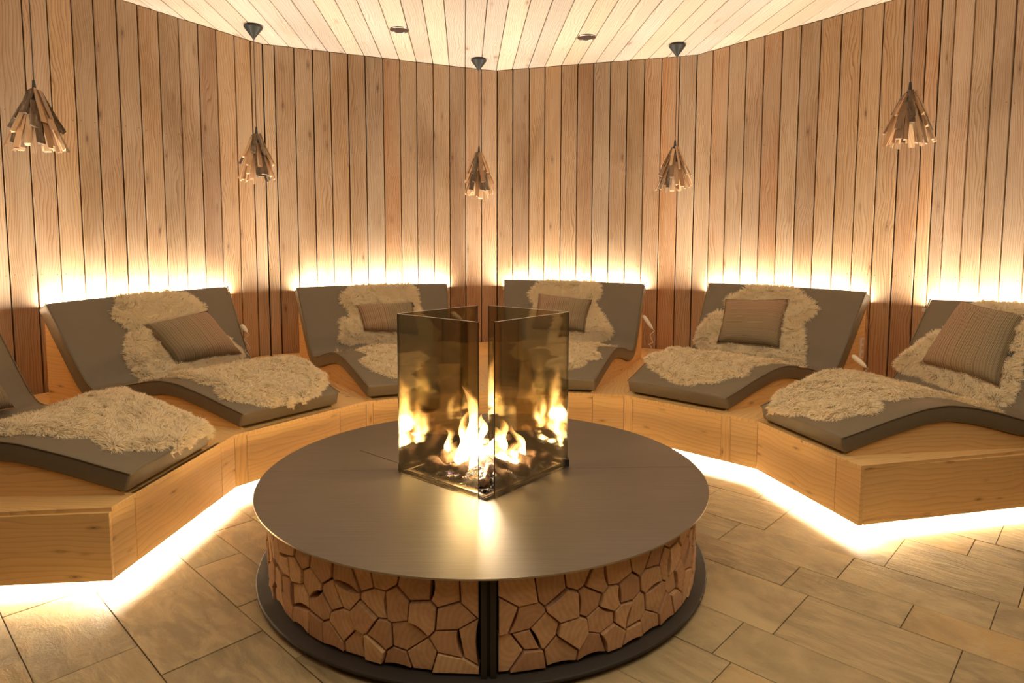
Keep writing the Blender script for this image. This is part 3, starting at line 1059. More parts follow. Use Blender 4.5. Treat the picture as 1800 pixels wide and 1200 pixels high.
# charred ceramic branches: (start, end) in the tray's own axes (x to the right, y away), metres
LOGS = [((-.27, .0, .03), (-.10, -.12, .03), .030), ((-.22, .06, .035), (-.05, .09, .05), .030), ((-.10, -.17, .02), (-.03, .03, .10), .018),
        ((-.02, -.02, .06), (.12, -.22, .025), .026), ((.02, -.06, .055), (.20, -.12, .03), .028), ((.03, .08, .08), (.22, -.03, .035), .027),
        ((.20, -.04, .035), (.31, .03, .05), .023), ((.12, .16, .04), (.26, .08, .035), .024), ((.10, .04, .04), (.12, .16, .11), .014),
        ((-.06, .16, .03), (.10, .19, .06), .028), ((.0, -.27, .015), (.03, -.14, .06), .022), ((-.15, .12, .02), (.02, .20, .07), .024)]
lrng = random.Random(9)
for a_, b_, r_ in LOGS:
    a_, b_ = Vector(a_), Vector(b_)
    N = 12
    path, rad = [], []
    bend = Vector((lrng.uniform(-.02, .02), lrng.uniform(-.02, .02), lrng.uniform(.0, .015)))
    for i in range(N):
        w_ = i / (N - 1)
        path.append(TC + Z * TT + a_.lerp(b_, w_) + bend * math.sin(w_ * math.pi) + Vector((lrng.uniform(-.003, .003),) * 3))
        rad.append(r_ * 1.2 * (0.75 + 0.3 * math.sin(w_ * 7 + lrng.random())) * (0.55 if i in (0, N - 1) else 1))
    v, f = tube_vf(path, rad, 10, True, 0.14, lrng)
    wobj('charred_branch', v, f, M['charred'], ft, smooth=True)

FLAMES = [((-.05, -.02), .37, .052, -.03), ((-.075, -.04), .24, .05, .04), ((-.03, -.01), .22, .045, .02), ((-.10, -.08), .12, .05, .03), ((.10, .05), .19, .030, -.02), ((.04, .08), .15, .040, .02), ((.02, -.03), .12, .05, .03),
          ((.14, .00), .10, .028, .02), ((-.10, -.05), .11, .03, -.03), ((.07, -.02), .09, .04, .02), ((.18, .02), .17, .022, -.03), ((-.12, .05), .24, .024, .04), ((-.17, .06), .15, .020, -.02)]
flr = random.Random(17)
for (x_, y_), h_, w_, sway in FLAMES:
    path, rad = [], []
    N = 16
    ph = flr.uniform(0, 6)
    for i in range(N):
        q = i / (N - 1)
        path.append(TC + Vector((x_ + sway * q * q * 1.2 + 0.022 * math.sin(q * 7 + ph) * q, y_ + 0.015 * math.cos(q * 6 + ph) * q, TT + 0.03 + h_ * q)))
        rad.append(max(0.0015, w_ * (0.55 + 0.75 * q) * (1 - q) ** 0.8 * (1 + 0.28 * math.sin(q * 15 + ph)) * 0.9))
    v, f = tube_vf(path, rad, 12, True, 0.10, flr)
    fo_ = wobj('flame', v, f, M['flame'], ft, smooth=True)
    fo_.visible_shadow = False      # fire throws no shadow

fp = bpy.data.lights.new('fire_light', 'POINT')
fp.energy = 46; fp.color = (1.0, 0.72, 0.42); fp.shadow_soft_size = 0.045
fo = bpy.data.objects.new('fire_light', fp); COL.objects.link(fo); fo.location = TC + Vector((-.05, -.02, TT + 0.13))

# four smoked glass panes in two V shapes, open at the front and back edges
GH = 0.730
gap = 0.04
panes = [(GL, GF, 0, gap), (GF, GR, gap * 1.1, 0), (GR, GB, 0, gap * .9), (GB, GL, gap * .9, 0)]
for p, q, ga0, ga1 in panes:
    e = (q - p).normalized()
    p2, q2 = p + e * (0.004 + ga0), q - e * (0.004 + ga1)
    nn = Vector((e.y, -e.x, 0))
    if nn.dot(p) < 0: nn = -nn
    vs = []
    for b_ in (p2, q2):
        for dn, z_ in ((-.003, TT + .001), (.003, TT + .001), (.003, TT + GH), (-.003, TT + GH)):
            vs.append(TC + b_ + nn * dn + Z * z_)
    wobj('glass_pane', vs, [[0, 3, 7, 4], [1, 5, 6, 2], [3, 2, 6, 7], [0, 4, 5, 1], [0, 1, 2, 3], [4, 7, 6, 5]], [M['glass'], M['glass_edge'], M['glass_side']], ft, midx=[0, 0, 1, 2, 2, 2])
slab('pane_bracket', [TC + GR * 0.99 + Vector((x_, -0.012, z_)) for x_, z_ in ((-.02, TT), (.012, TT), (.012, TT + .035), (-.02, TT + .035))], (0, -1, 0), Z, 0.03, M['black'], ft, ch=.002)
slab('pane_bracket', [TC + GL * 0.99 + Vector((x_, .03, z_)) for x_, z_ in ((-.012, TT), (.02, TT), (.02, TT + .03), (-.012, TT + .03))], (0, -1, 0), Z, 0.02, M['black'], ft, ch=.002)

SK = {
  'seat0': [(0.18,0.72),(0.216,0.72),(0.244,0.72),(0.336,0.72),(0.508,0.72),(0.592,0.72),(0.684,0.72),(0.852,0.72),(1.16,0.683),(1.127,0.506),(1.125,0.427),(1.089,0.35),(1.132,0.243),(1.125,0.13),(1.045,0.053),(0.957,0),(0.638,0),(0.462,0),(0.466,0),(0.55,0.015),(0.374,0.067),(0.352,0.097),(0.239,0.136),(0.19,0.183),(0.275,0.28),(0.188,0.365),(0.155,0.436),(0.118,0.515),(0.068,0.557)],
  'seat1': [(-0.08,0.72),(0.012,0.72),(0.204,0.72),(0.48,0.72),(0.708,0.72),(1.004,0.72),(1.135,0.615),(1.111,0.37),(1.043,0.204),(0.893,0.082),(0.707,0.01),(0.559,0),(0.38,0),(0.423,0.023),(0.257,0.011),(0.159,0.104),(0.076,0.171),(0.078,0.234),(0.164,0.339),(0.131,0.381),(0.124,0.507),(0.076,0.72)],
  'seat2': [(0.048,0.72),(0.124,0.72),(0.212,0.72),(0.316,0.72),(0.48,0.72),(0.644,0.72),(0.756,0.72),(0.856,0.72),(0.952,0.72),(1.02,0.72),(1.072,0.72),(1.101,0.666),(1.008,0.385),(0.921,0.385),(1.047,0.228),(0.965,0.145),(0.814,0.022),(0.704,0),(0.562,-0),(0.455,0.02),(0.333,0.075),(0.227,0.127),(0.144,0.217),(0.105,0.312),(0.115,0.359),(0.216,0.444),(0.184,0.515),(0.188,0.709)],
  'seat3': [(0.056,0.72),(0.132,0.72),(0.2,0.72),(0.32,0.72),(0.488,0.72),(0.588,0.72),(0.684,0.72),(0.812,0.72),(0.88,0.72),(0.956,0.72),(0.892,0.666),(0.825,0.502),(0.91,0.364),(0.898,0.284),(0.814,0.318),(0.826,0.242),(0.772,0.173),(0.691,0.144),(0.582,0.13),(0.503,0.126),(0.419,0.089),(0.356,0.118),(0.282,0.23),(0.179,0.26),(0.105,0.355),(0.14,0.466),(0.157,0.66)],
  'seat4': [(-0.012,0.72),(0.1,0.72),(0.312,0.72),(0.5,0.72),(0.692,0.72),(0.94,0.72),(1.096,0.72),(0.96,0.72),(0.883,0.519),(0.838,0.433),(0.896,0.301),(0.785,0.213),(0.768,0.142),(0.638,0.125),(0.589,0.06),(0.382,0.094),(0.219,0.166),(0.117,0.211),(-0.049,0.325),(-0.033,0.414),(0.064,0.507)],
  'seat5': [(-0.09,0.43),(-0.15,0.53),(-0.1,0.7),(0,0.85),(0.1,1),(0.2,1.1),(0.437,1.12),(0.66,1.12),(0.8,1.05),(0.93,0.92),(0.85,0.87),(0.7,0.9),(0.72,0.8),(0.79,0.679),(0.768,0.43),(0.665,0.41),(0.819,0.317),(0.852,0.244),(0.767,0.218),(0.733,0.106),(0.542,0.062),(0.329,0.014),(0.144,0.003),(-0.04,0.142),(-0.06,0.248),(-0.005,0.33),(-0.07,0.38)],
  'back1': [(0.336,1.5),(0.373,1.5),(0.507,1.5),(0.584,1.5),(0.624,1.5),(0.737,1.469),(0.799,1.42),(0.79,1.396),(0.83,1.312),(0.888,1.273),(0.949,1.209),(0.908,1.181),(0.44,1.14),(0.296,1.14),(0.268,1.188),(0.255,1.235),(0.263,1.272),(0.301,1.327),(0.34,1.363),(0.315,1.388),(0.282,1.421),(0.294,1.443),(0.326,1.464)],
  'back2': [(0.361,1.495),(0.423,1.5),(0.499,1.5),(0.587,1.5),(0.642,1.5),(0.744,1.494),(0.782,1.441),(0.78,1.383),(0.804,1.344),(0.845,1.301),(0.891,1.25),(0.923,1.225),(0.776,1.14),(0.451,1.197),(0.221,1.213),(0.22,1.24),(0.241,1.298),(0.221,1.31),(0.263,1.329),(0.304,1.324),(0.306,1.367),(0.261,1.421),(0.291,1.458)],
  'back3': [(0.248,1.483),(0.304,1.5),(0.408,1.5),(0.482,1.5),(0.59,1.5),(0.672,1.492),(0.701,1.463),(0.692,1.414),(0.662,1.396),(0.7,1.355),(0.739,1.321),(0.809,1.254),(0.807,1.218),(0.596,1.14),(0.248,1.14),(0.191,1.24),(0.185,1.263),(0.208,1.315),(0.23,1.368),(0.185,1.421),(0.209,1.445)],
  'back4': [(0.298,1.498),(0.379,1.5),(0.555,1.5),(0.658,1.464),(0.763,1.413),(0.741,1.372),(0.701,1.337),(0.738,1.29),(0.796,1.14),(0.636,1.14),(0.204,1.14),(0.018,1.212),(0.034,1.306),(0.116,1.362),(0.178,1.365),(0.161,1.429),(0.226,1.451)],
  'back5': [(0.295,1.483),(0.335,1.5),(0.455,1.5),(0.566,1.5),(0.729,1.481),(0.776,1.389),(0.706,1.32),(0.732,1.287),(0.755,1.234),(0.765,1.196),(0.729,1.151),(0.275,1.193),(-0.006,1.214),(-0.029,1.25),(0.057,1.313),(0.127,1.362),(0.211,1.388),(0.227,1.429),(0.231,1.447)],
  'pillow1': [(0.399,1.366),(0.803,1.392),(0.935,1.192),(0.496,1.193)],
  'pillow2': [(0.347,1.386),(0.74,1.39),(0.764,1.218),(0.379,1.257)],
  'pillow3': [(0.261,1.416),(0.65,1.393),(0.619,1.226),(0.226,1.235)],
  'pillow4': [(0.167,1.413),(0.59,1.434),(0.623,1.219),(0.188,1.208)],
  'pillow5': [(0.239,1.487),(0.629,1.456),(0.698,1.214),(0.162,1.241)],
  'pillow0': [(0.36,1.42),(0.76,1.38),(0.8,1.12),(0.38,1.14)],
}


# ------------------------------------------------------------------ sheepskins
def smooth_loop(pts, n=8):
    out = []
    k = len(pts)
    for i in range(k):
        p0, p1, p2, p3 = [np.array(pts[(i + d_) % k]) for d_ in (-1, 0, 1, 2)]
        for j in range(n):
            t_ = j / n
            out.append(0.5 * ((2 * p1) + (p2 - p0) * t_ + (2 * p0 - 5 * p1 + 4 * p2 - p3) * t_ ** 2 + (3 * p1 - p0 - 3 * p2 + p3) * t_ ** 3))
    return np.array(out)


def inside(poly, P):
    x, y = P[:, 0], P[:, 1]
    c = np.zeros(len(P), bool)
    j = len(poly) - 1
    for i in range(len(poly)):
        xi, yi = poly[i]; xj, yj = poly[j]
        cond = ((yi > y) != (yj > y)) & (x < (xj - xi) * (y - yi) / (yj - yi + 1e-12) + xi)
        c ^= cond
        j = i
    return c


def edge_dist(poly, P):
    D = np.full(len(P), 1e9)
    for i in range(len(poly)):
        a, b = poly[i - 1], poly[i]
        ab = b - a
        t_ = np.clip(((P - a) @ ab) / (ab @ ab + 1e-12), 0, 1)
        dd = np.hypot(*(P - (a + t_[:, None] * ab)).T)
        D = np.minimum(D, dd)
    return D


def surf_v(k, A, S):
    """vectorised surf(): arrays of a and s to points and normals"""
    d = LG[k]
    def P(A, S):
        w = (S / 1.5)[:, None]
        FLv, FRv, BLv, BRv = [np.array(d[q][:2]) for q in ('FL', 'FR', 'BL', 'BR')]
        A_ = A[:, None]
        xy = (1 - A_) * (FLv * (1 - w) + BLv * w) + A_ * (FRv * (1 - w) + BRv * w)
        z = np.interp(S, SS, ZZ)
        z = np.where(S > 1.5, 1.07 - (S - 1.5) * 0.3, z)
        z = np.where(S < 0, 0.475 + S * 1.5, z)
        z = z + ((1 - A) * d['zL'] + A * d['zR'] - 1.07) * np.clip((np.minimum(S, 1.5) - 1.1) / .4, 0, 1)
        return np.column_stack([xy, z])
    p = P(A, S)
    Sc = np.clip(S, .02, 1.47)
    du = P(A + .01, Sc) - P(A - .01, Sc)
    ds = P(A, Sc + .012) - P(A, Sc - .012)
    n = np.cross(du, ds)
    n /= np.linalg.norm(n, axis=1)[:, None]
    return p, n


def vnoise(P, f, seed):
    """cheap smooth noise from a few sines"""
    r = np.random.RandomState(seed)
    v = np.zeros(len(P))
    for _ in range(6):
        k_ = r.normal(size=3) * f
        v += np.sin(P @ k_ + r.uniform(0, 6.28))
    return v / 6


SKSCALE = {}


def sheepskin(k, loop, seed, label, back, lift=0.0, ntuft=15000):
    wid = ((LG[k]['FR'] - LG[k]['FL']).length * .55 + (LG[k]['BR'] - LG[k]['BL']).length * .45) if not back else ((LG[k]['FR'] - LG[k]['FL']).length * .15 + (LG[k]['BR'] - LG[k]['BL']).length * .85)
    sk = 1.0 if not back else 1.9
    sc = np.array([wid, sk])
    rs = np.random.RandomState(seed)
    poly = smooth_loop(loop, 7) * sc
    # shaggy outline
    ph = rs.uniform(0, 6.28, 4)
    cen = poly.mean(0)
    tt = np.arange(len(poly)) / len(poly) * 6.283
    wob = 0.008 * (np.sin(tt * 23 + ph[0]) + np.sin(tt * 37 + ph[1]))
    dv = poly - cen
    poly = poly + dv / (np.linalg.norm(dv, axis=1)[:, None] + 1e-9) * wob[:, None]
    lo, hi = poly.min(0), poly.max(0)
    h = 0.011
    gx = np.arange(lo[0], hi[0] + h, h); gy = np.arange(lo[1], hi[1] + h, h)
    GX, GY = np.meshgrid(gx, gy, indexing='ij')
    G = np.column_stack([GX.ravel(), GY.ravel()])
    ins = inside(poly, G); D = edge_dist(poly, G)

    def height(G_, D_, I_):
        q = np.clip(D_ / 0.05, 0, 1)
        P3 = np.column_stack([G_, np.zeros(len(G_))])
        b = 0.014 * np.sqrt(q) + 0.012 * q * (vnoise(P3, 13, seed) + 0.9 * vnoise(P3, 45, seed + 1)) + 0.004 * q
        return np.where(I_, b, -0.004) + lift
    H = height(G, D, ins)
    p, n_ = surf_v(k, G[:, 0] / sc[0], G[:, 1] / sc[1])
    V = p + n_ * H[:, None]
    ny = len(gy)
    keep = (ins | (D < h * 1.1)).reshape(GX.shape)
    faces = []
    for i in range(len(gx) - 1):
        for j in range(ny - 1):
            if keep[i, j] and keep[i + 1, j] and keep[i, j + 1] and keep[i + 1, j + 1]:
                faces.append([i * ny + j, (i + 1) * ny + j, (i + 1) * ny + j + 1, i * ny + j + 1])
    used = np.unique(np.array(faces).ravel())
    mp = -np.ones(len(V), int); mp[used] = np.arange(len(used))
    faces = [[int(mp[x]) for x in f] for f in faces]
    V = V[used]
    base = Vector((float(V[:, 0].mean()), float(V[:, 1].mean()), float(V[:, 2].min())))
    bs = np.array(base)
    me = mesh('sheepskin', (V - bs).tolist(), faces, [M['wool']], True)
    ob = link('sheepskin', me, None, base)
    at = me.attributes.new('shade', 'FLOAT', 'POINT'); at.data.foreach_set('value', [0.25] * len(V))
    tag(ob, label, 'sheepskin', 'cream sheepskins on the loungers')
    # wool locks
    area_ = (hi - lo).prod()
    N = int(ntuft * 1.6)
    Q = rs.uniform(lo, hi, (N, 2))
    I = inside(poly, Q)
    Q = Q[I][:ntuft]
    DQ = edge_dist(poly, Q)
    e = 0.004
    # outward direction near the rim
    gxd = edge_dist(poly, Q + [e, 0]) - edge_dist(poly, Q - [e, 0])
    gyd = edge_dist(poly, Q + [0, e]) - edge_dist(poly, Q - [0, e])
    out2 = -np.column_stack([gxd, gyd]) / (2 * e)
    rim = np.clip(1 - DQ / 0.06, 0, 1)[:, None]
    P3 = np.column_stack([Q, np.zeros(len(Q))])
    ang = 3.0 * vnoise(P3, 9, seed + 3) + 3.2 * vnoise(P3, 42, seed + 4) + rs.uniform(-.3, .3, len(Q))
    flow = np.column_stack([np.cos(ang), np.sin(ang)]) * 0.55
    dir2 = flow * (1 - rim) + out2 * rim * 0.9
    Hq = height(Q, DQ, np.ones(len(Q), bool))
    p0, n0 = surf_v(k, Q[:, 0] / sc[0], Q[:, 1] / sc[1])
    p1, _ = surf_v(k, (Q[:, 0] + .01) / sc[0], Q[:, 1] / sc[1])
    p2, _ = surf_v(k, Q[:, 0] / sc[0], (Q[:, 1] + .01) / sc[1])
    U = (p1 - p0); U /= np.linalg.norm(U, axis=1)[:, None]
    S_ = (p2 - p0); S_ /= np.linalg.norm(S_, axis=1)[:, None]
    up = 0.50 * (1 - rim * 0.45)
    dr = U * dir2[:, :1] + S_ * dir2[:, 1:] + n0 * up + rs.normal(0, .10, (len(Q), 3)) + np.array([0, 0, -0.10])
    dr /= np.linalg.norm(dr, axis=1)[:, None]
    ln = rs.uniform(0.022, 0.040, len(Q)) * (1.0 - 0.15 * rim[:, 0]) * (1.15 if back else 1.0)
    root = p0 + n0 * (Hq - 0.003)[:, None]
    side = np.cross(dr, n0 + rs.normal(0, .5, (len(Q), 3)))
    side /= np.linalg.norm(side, axis=1)[:, None] + 1e-9
    curl = np.cross(side, dr)
    wd = rs.uniform(0.0009, 0.0019, len(Q))
    steps = [(0.0, 1.0, 0.0), (0.45, 1.0, 0.10), (0.8, 0.6, -0.02)]
    vv = []
    for w_, ww, cc_ in steps:
        c_ = root + dr * (ln * w_)[:, None] + curl * (ln * cc_)[:, None]
        vv.append(c_ - side * (wd * ww)[:, None]); vv.append(c_ + side * (wd * ww)[:, None])
    vv.append(root + dr * ln[:, None] - curl * (ln * 0.25)[:, None])
    nQ = len(Q)
    VV = np.stack(vv, 1).reshape(-1, 3)
    b_ = np.arange(nQ) * 7
    F4 = np.concatenate([np.stack([b_, b_ + 1, b_ + 3, b_ + 2], 1), np.stack([b_ + 2, b_ + 3, b_ + 5, b_ + 4], 1)])
    F3 = np.stack([b_ + 4, b_ + 5, b_ + 6], 1)
    m2 = bpy.data.meshes.new('wool')
    m2.vertices.add(len(VV)); m2.vertices.foreach_set('co', (VV - bs).ravel())
    nl = F4.size + F3.size
    m2.loops.add(nl); m2.loops.foreach_set('vertex_index', np.concatenate([F4.ravel(), F3.ravel()]))
    m2.polygons.add(len(F4) + len(F3))
    m2.polygons.foreach_set('loop_start', np.concatenate([np.arange(len(F4)) * 4, F4.size + np.arange(len(F3)) * 3]))
    m2.polygons.foreach_set('loop_total', np.concatenate([np.full(len(F4), 4), np.full(len(F3), 3)]))
    m2.polygons.foreach_set('use_smooth', np.ones(len(F4) + len(F3), bool))
    m2.materials.append(M['wool'])
    m2.update(); m2.validate()
    nv = np.repeat(n0, 7, 0) + rs.normal(0, .22, (nQ * 7, 3)) + np.repeat(dr, 7, 0) * 0.25
    nv /= np.linalg.norm(nv, axis=1)[:, None]
    m2.normals_split_custom_set_from_vertices(nv.tolist())
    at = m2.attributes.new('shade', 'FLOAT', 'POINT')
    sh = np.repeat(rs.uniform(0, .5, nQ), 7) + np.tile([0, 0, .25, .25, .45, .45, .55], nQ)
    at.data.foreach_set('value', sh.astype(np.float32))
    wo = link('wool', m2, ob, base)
    wo['kind'] = 'stuff'
    return ob


skin_labels = {
    'seat0': 'large sheepskin spread over the foot of the lounger cut by the left edge',
    'back1': 'sheepskin draped over the backrest beneath the cushion with a green left side',
    'seat1': 'sheepskin over the foot of the lounger whose cushion has a green left side',
    'back2': 'sheepskin over the backrest behind the pinkish cushion left of the glass screen',
    'seat2': 'sheepskin on the seat seen mostly through the left half of the glass screen',
    'back3': 'sheepskin over the backrest behind the pale striped cushion right of the glass screen',
    'seat3': 'sheepskin on the seat seen partly through the right half of the glass screen',
    'back4': 'sheepskin over the backrest behind the cushion with horizontal stripes',
    'seat4': 'sheepskin on the seat below the cushion with horizontal stripes',
    'back5': 'sheepskin over the backrest cut by the right edge, under a large striped cushion',
    'seat5': 'long sheepskin over the knee bend of the lounger nearest on the right',
}
for i, (key, loop) in enumerate(SK.items()):
    if key.startswith('pillow'): continue
    k = int(key[-1])
    bk_ = key.startswith('back')
    near = k in (0, 5, 1)
    lp = [(min(max(a, -0.02), 1.04), s) for a, s in loop]
    sheepskin(k, lp, 40 + i * 7, skin_labels[key], bk_, 0.0, 48000 if near else 28000)


# ------------------------------------------------------------------ cushions
def pillow(k, quad, mat, label, thick, tagc):
    TL, TR, BR, BL = [surf(k, a, min(s, 1.5)) for a, s in quad]
    nn = sum((snorm(k, a, min(s, 1.45)) for a, s in quad), Vector()).normalized()
    nn = (nn + Vector((0, 0, 0.15))).normalized()
    lift = 0.035
    N = 18
    vs, fs, uvs = [], [], []
    for sd in (1, -1):
        for i in range(N + 1):
            for j in range(N + 1):
                u = 2 * j / N - 1; v = 2 * i / N - 1
                # edges pulled in between the corners
                pu = u * (1 - 0.05 * (1 - v * v) * u * u)
                pv = v * (1 - 0.05 * (1 - u * u) * v * v)
                a, b = (pu + 1) / 2, (pv + 1) / 2
                p = TL.lerp(TR, a).lerp(BL.lerp(BR, a), b)
                hgt = max(0, (1 - u ** 4) * (1 - v ** 4)) ** 0.55
                wr = 0.004 * math.sin(7 * u + 3 * v + k) * math.sin(5 * v - 2 * u + 2 * k)
                p = p + nn * (lift + (sd * thick * (1.0 if sd > 0 else 0.35)) * hgt + (wr if sd > 0 else 0) * hgt)
                vs.append(p); uvs.append(((u + 1) / 2, (1 - v) / 2))
    K = (N + 1) ** 2
    for i in range(N):
        for j in range(N):
            q = [i * (N + 1) + j, (i + 1) * (N + 1) + j, (i + 1) * (N + 1) + j + 1, i * (N + 1) + j + 1]
            fs.append(q); fs.append([K + x for x in reversed(q)])
    o = wobj('cushion', vs, fs, mat, None, smooth=True)
    ul = o.data.uv_layers.new(name='UVMap')
    for li, l in enumerate(o.data.loops):
        ul.data[li].uv = uvs[l.vertex_index]
    bm = bmesh.new(); bm.from_mesh(o.data)
    bmesh.ops.remove_doubles(bm, verts=bm.verts, dist=0.0004)
    bm.to_mesh(o.data); bm.free()
    tag(o, label, 'cushion', 'striped cushions on the loungers')
    # stitched seam all round, and the small black cloth tab
    rim = []
    for e_ in range(4):
        for j in range(14):
            q = j / 14 * 2 - 1
            u, v = ((q, -1), (1, q), (-q, 1), (-1, -q))[e_]
            pu = u * (1 - 0.05 * (1 - v * v)); pv = v * (1 - 0.05 * (1 - u * u))
            a, b = (pu + 1) / 2, (pv + 1) / 2
            rim.append(TL.lerp(TR, a).lerp(BL.lerp(BR, a), b) + nn * lift)
    rim.append(rim[0])
    v_, f_ = tube_vf(rim, [0.0035] * len(rim), 6, False)
    wobj('seam', v_, f_, mat, o, smooth=True)
    if tagc is not None:
        a, b = tagc
        p = TL.lerp(TR, a).lerp(BL.lerp(BR, a), b) + nn * (lift + .004)
        ex = (TR - TL).normalized(); ey = (TL - BL).normalized()
        slab('cloth_tab', [p, p + ex * .022, p + ex * .022 - ey * .04, p - ey * .04], nn, ey, 0.0015, M['black'], o)
    return o


pillow(0, SK['pillow0'], M['cloth_a'], 'brown striped cushion almost wholly cut by the left edge', 0.07, None)
pillow(1, SK['pillow1'], M['cloth_b'], 'striped cushion lying askew, green on its left and brown on its right', 0.07, None)
pillow(2, SK['pillow2'], M['cloth_a'], 'pinkish striped cushion partly behind the left glass pane, black tab at its top right corner', 0.06, (0.96, 0.03))
pillow(3, SK['pillow3'], M['cloth_a'], 'pale striped cushion with vertical stripes partly behind the right glass pane', 0.06, (0.95, 0.04))
pillow(4, SK['pillow4'], M['cloth_c'], 'brown cushion with horizontal stripes fading to green at the bottom', 0.06, None)
pillow(5, SK['pillow5'], M['cloth_a'], 'large striped cushion by the right edge, leaning askew on a sheepskin', 0.07, (0.99, 0.5))

# ------------------------------------------------------------------ pendant lamps made of kindling
krng = random.Random(31)
KIND = []
for i in range(9):
    w_, t_ = krng.uniform(0.026, 0.046), krng.uniform(0.012, 0.024)
    L_ = krng.uniform(0.85, 1.1)
    sec = [(-w_ / 2, -t_ / 2), (w_ / 2, -t_ / 2 * krng.uniform(.4, 1)), (w_ / 2 * krng.uniform(.5, 1), t_ / 2), (-w_ / 2 * krng.uniform(.5, 1), t_ / 2 * krng.uniform(.6, 1))]
    vs, fs = [], []
    for q in range(4):
        tw = krng.uniform(-.12, .12)
        for x_, y_ in sec:
            vs.append((x_ * math.cos(tw) - y_ * math.sin(tw) + krng.uniform(-.0015, .0015), x_ * math.sin(tw) + y_ * math.cos(tw), -0.17 * L_ * q / 3 + (krng.uniform(-.006, .006) if q in (0, 3) else 0)))
    for q in range(3):
        for e_ in range(4):
            fs.append([q * 4 + e_, q * 4 + (e_ + 1) % 4, q * 4 + 4 + (e_ + 1) % 4, q * 4 + 4 + e_])
    fs += [[3, 2, 1, 0], [12, 13, 14, 15]]
    KIND.append(mesh('kindling', vs, fs, M['bark'] if i in (2, 6) else M['stick']))


def lamp(x, y, ztop, zbot, seed, label):
    r_ = random.Random(seed)
    root = empty('pendant_lamp', (x, y, ztop), label=label, cat='pendant lamp', group='kindling pendant lamps')
    lathe('ceiling_rose', [(0.0, CEIL - .002), (.072, CEIL - .004), (.078, CEIL - .012), (.074, CEIL - .022), (.010, CEIL - .105), (.007, CEIL - .118), (0, CEIL - .118)], M['black'], root, (x, y, 0), 32)
    v_, f_ = tube_vf([(x, y, CEIL - .11), (x + .002, y, (CEIL + ztop) / 2), (x, y, ztop)], [.0032] * 3, 8)
    wobj('cord', v_, f_, M['black'], root)
    lathe('socket', [(0, ztop + .075), (.008, ztop + .07), (.012, ztop + .02), (.026, ztop + .0), (.028, ztop - .07), (0, ztop - .07)], M['black'], root, (x, y, 0), 20)
    H = ztop - zbot
    for ring, (cnt, z0, r0, r1, zz) in enumerate(((9, 0.0, .030, .112, .50), (8, -.17 * H, .050, .140, .70), (14, -.40 * H, .075, .150, .97), (8, -.44 * H, .05, .10, 1.0))):
        for i in range(cnt):
            a = 2 * math.pi * (i + r_.uniform(-.22, .22)) / cnt + ring * 0.5
            er = Vector((math.cos(a), math.sin(a), 0))
            p0 = Vector((x, y, ztop + z0 + r_.uniform(-.015, .012))) + er * r0
            p1 = Vector((x, y, ztop - H * zz + r_.uniform(-.022, .015))) + er * (r1 + r_.uniform(-.015, .018))
            dz = (p0 - p1).normalized()
            et = Vector((-er.y, er.x, 0)); et = (et - dz * et.dot(dz)).normalized()
            m = Matrix((et, dz.cross(et), dz)).transposed()
            o = bpy.data.objects.new('wood_stick', krng.choice(KIND))
            COL.objects.link(o)
            o.parent = root
            Ls = (p0 - p1).length / 0.17
            mm = (m @ Matrix.Rotation(r_.uniform(-.5, .5), 3, 'Z') @ Matrix.Diagonal((1, 1, Ls))).to_4x4()
            mm.translation = p0 - root.location
            o.matrix_basis = mm


lamp(-3.07, 4.25, 2.40, 2.04, 1, 'kindling pendant lamp hanging near the left edge, its ceiling mount out of view')
lamp(-2.20, 5.66, 2.36, 1.985, 2, 'kindling pendant lamp over the gap right of the askew green and brown cushion')
lamp(-0.337, 6.63, 2.347, 1.93, 3, 'kindling pendant lamp hanging lowest, above the gap behind the fire screen')
lamp(1.518, 6.14, 2.336, 1.955, 4, 'kindling pendant lamp over the gap left of the horizontally striped cushion lounger')
lamp(2.73, 4.55, 2.476, 2.12, 5, 'kindling pendant lamp hanging near the right edge, its ceiling mount out of view')

# ------------------------------------------------------------------ recessed ceiling lamps
for (x, y), lb in (((-.976, 5.75), 'round recessed downlight in the ceiling left of the middle pendant, switched off'), ((.658, 5.94), 'round recessed downlight in the ceiling right of the middle pendant, switched off')):
    root = empty('downlight', (x, y, CEIL), label=lb, cat='downlight', group='ceiling downlights')
    lathe('trim_ring', [(.074, CEIL + .003), (.073, CEIL - .006), (.078, CEIL - .009), (.083, CEIL - .005), (.084, CEIL + .002)], M['chrome'], root, (x, y, 0), 40)
    lathe('reflector', [(.075, CEIL - .003), (.05, CEIL - .0025), (0.0, CEIL - .0022)], M['lamp_dark'], root, (x, y, 0), 40)


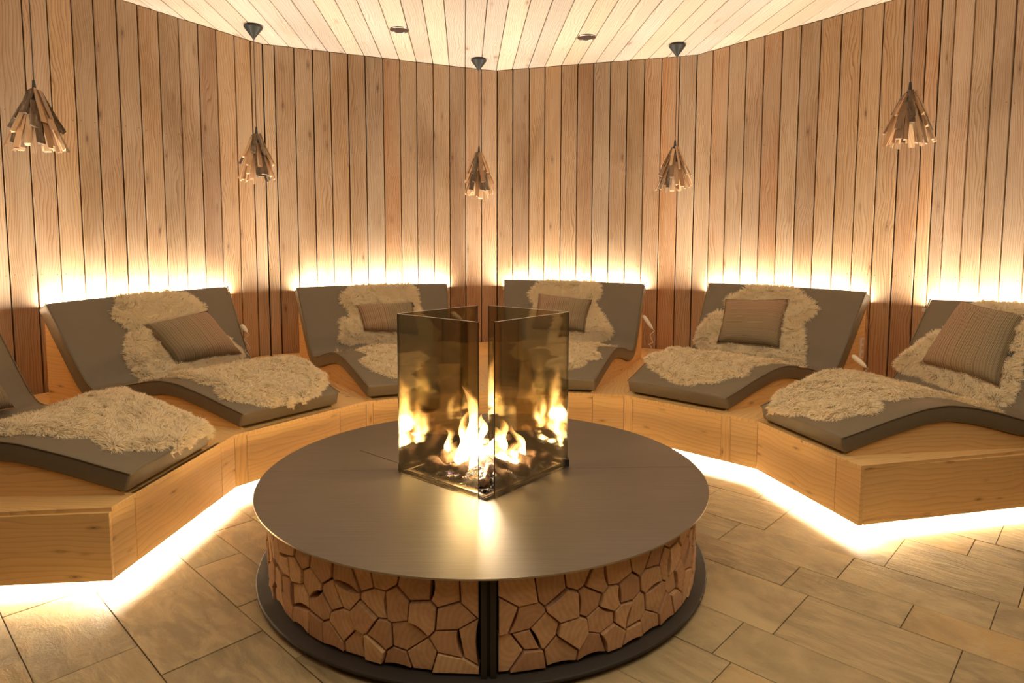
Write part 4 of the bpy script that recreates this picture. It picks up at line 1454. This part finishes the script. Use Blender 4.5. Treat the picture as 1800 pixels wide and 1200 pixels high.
# ------------------------------------------------------------------ hand controls and sockets beside the backrests
def hand_control(p0, p1, drop, label):
    p0, p1 = Vector(p0), Vector(p1)
    root = empty('hand_control', p0, label=label, cat='remote control', group='white hand controls of the loungers')
    path = [p0.lerp(p1, q) for q in (0, .08, .3, .6, .85, .95, 1)]
    v, f = tube_vf(path, [.006, .015, .018, .017, .013, .008, .004], 14)
    wobj('handset', v, f, M['white'], root, smooth=True)
    r_ = random.Random(int(abs(p0.x) * 100))
    c = [p1]
    for q in range(1, 12):
        w_ = q / 11
        c.append(p1.lerp(Vector(drop), w_) + Vector((math.sin(q * 2.1) * .022, math.cos(q * 1.7) * .012, math.sin(q * 1.3) * .012 if q < 11 else 0)))
    v, f = tube_vf(c, [.003] * len(c), 7)
    wobj('cord', v, f, M['white'], root, smooth=True)


hand_control((1.172, 5.75, .805), (1.240, 5.66, .695), (1.20, 5.60, .40), 'white hand control hanging by the right edge of the backrest behind the right glass pane')
hand_control((-.518, 5.60, .845), (-.430, 5.54, .785), (-.42, 5.50, .50), 'white hand control seen through the left glass pane beside the backrest')
hand_control((2.350, 4.42, .675), (2.385, 4.30, .612), (2.40, 4.40, .40), 'white hand control below the socket strip, between the two right loungers')
hand_control((-2.065, 4.90, .815), (-2.005, 4.86, .765), (-2.03, 4.90, .45), 'white hand control just showing behind the right edge of the left backrest')
# socket strip on the side of the fourth lounger's backrest box
dk = LG[4]
w = 1.515 / 1.5
pc = dk['FR'].lerp(dk['BR'], w).lerp(dk['FL'].lerp(dk['BL'], w), 0.022)
dr_ = (dk['BR'] - dk['FR']); dr_.z = 0; dr_.normalize()
nn_ = Vector((dr_.y, -dr_.x, 0))
sroot = empty('socket_strip', pc + Z * .59, label='white upright socket strip on the wood beside the horizontally striped cushion lounger', cat='socket')
o0 = pc + nn_ * .0135
slab('plate', [o0 - dr_ * .022 + Z * .59, o0 + dr_ * .022 + Z * .59, o0 + dr_ * .022 + Z * .74, o0 - dr_ * .022 + Z * .74], nn_, Z, .012, M['white'], sroot, ch=.002)
for z_ in (.615, .665, .715):
    slab('socket_face', [o0 + nn_ * .001 - dr_ * .013 + Z * (z_ - .015), o0 + nn_ * .001 + dr_ * .013 + Z * (z_ - .015), o0 + nn_ * .001 + dr_ * .013 + Z * (z_ + .015), o0 + nn_ * .001 - dr_ * .013 + Z * (z_ + .015)], nn_, Z, .001, M['cream'], sroot, ch=.0004)
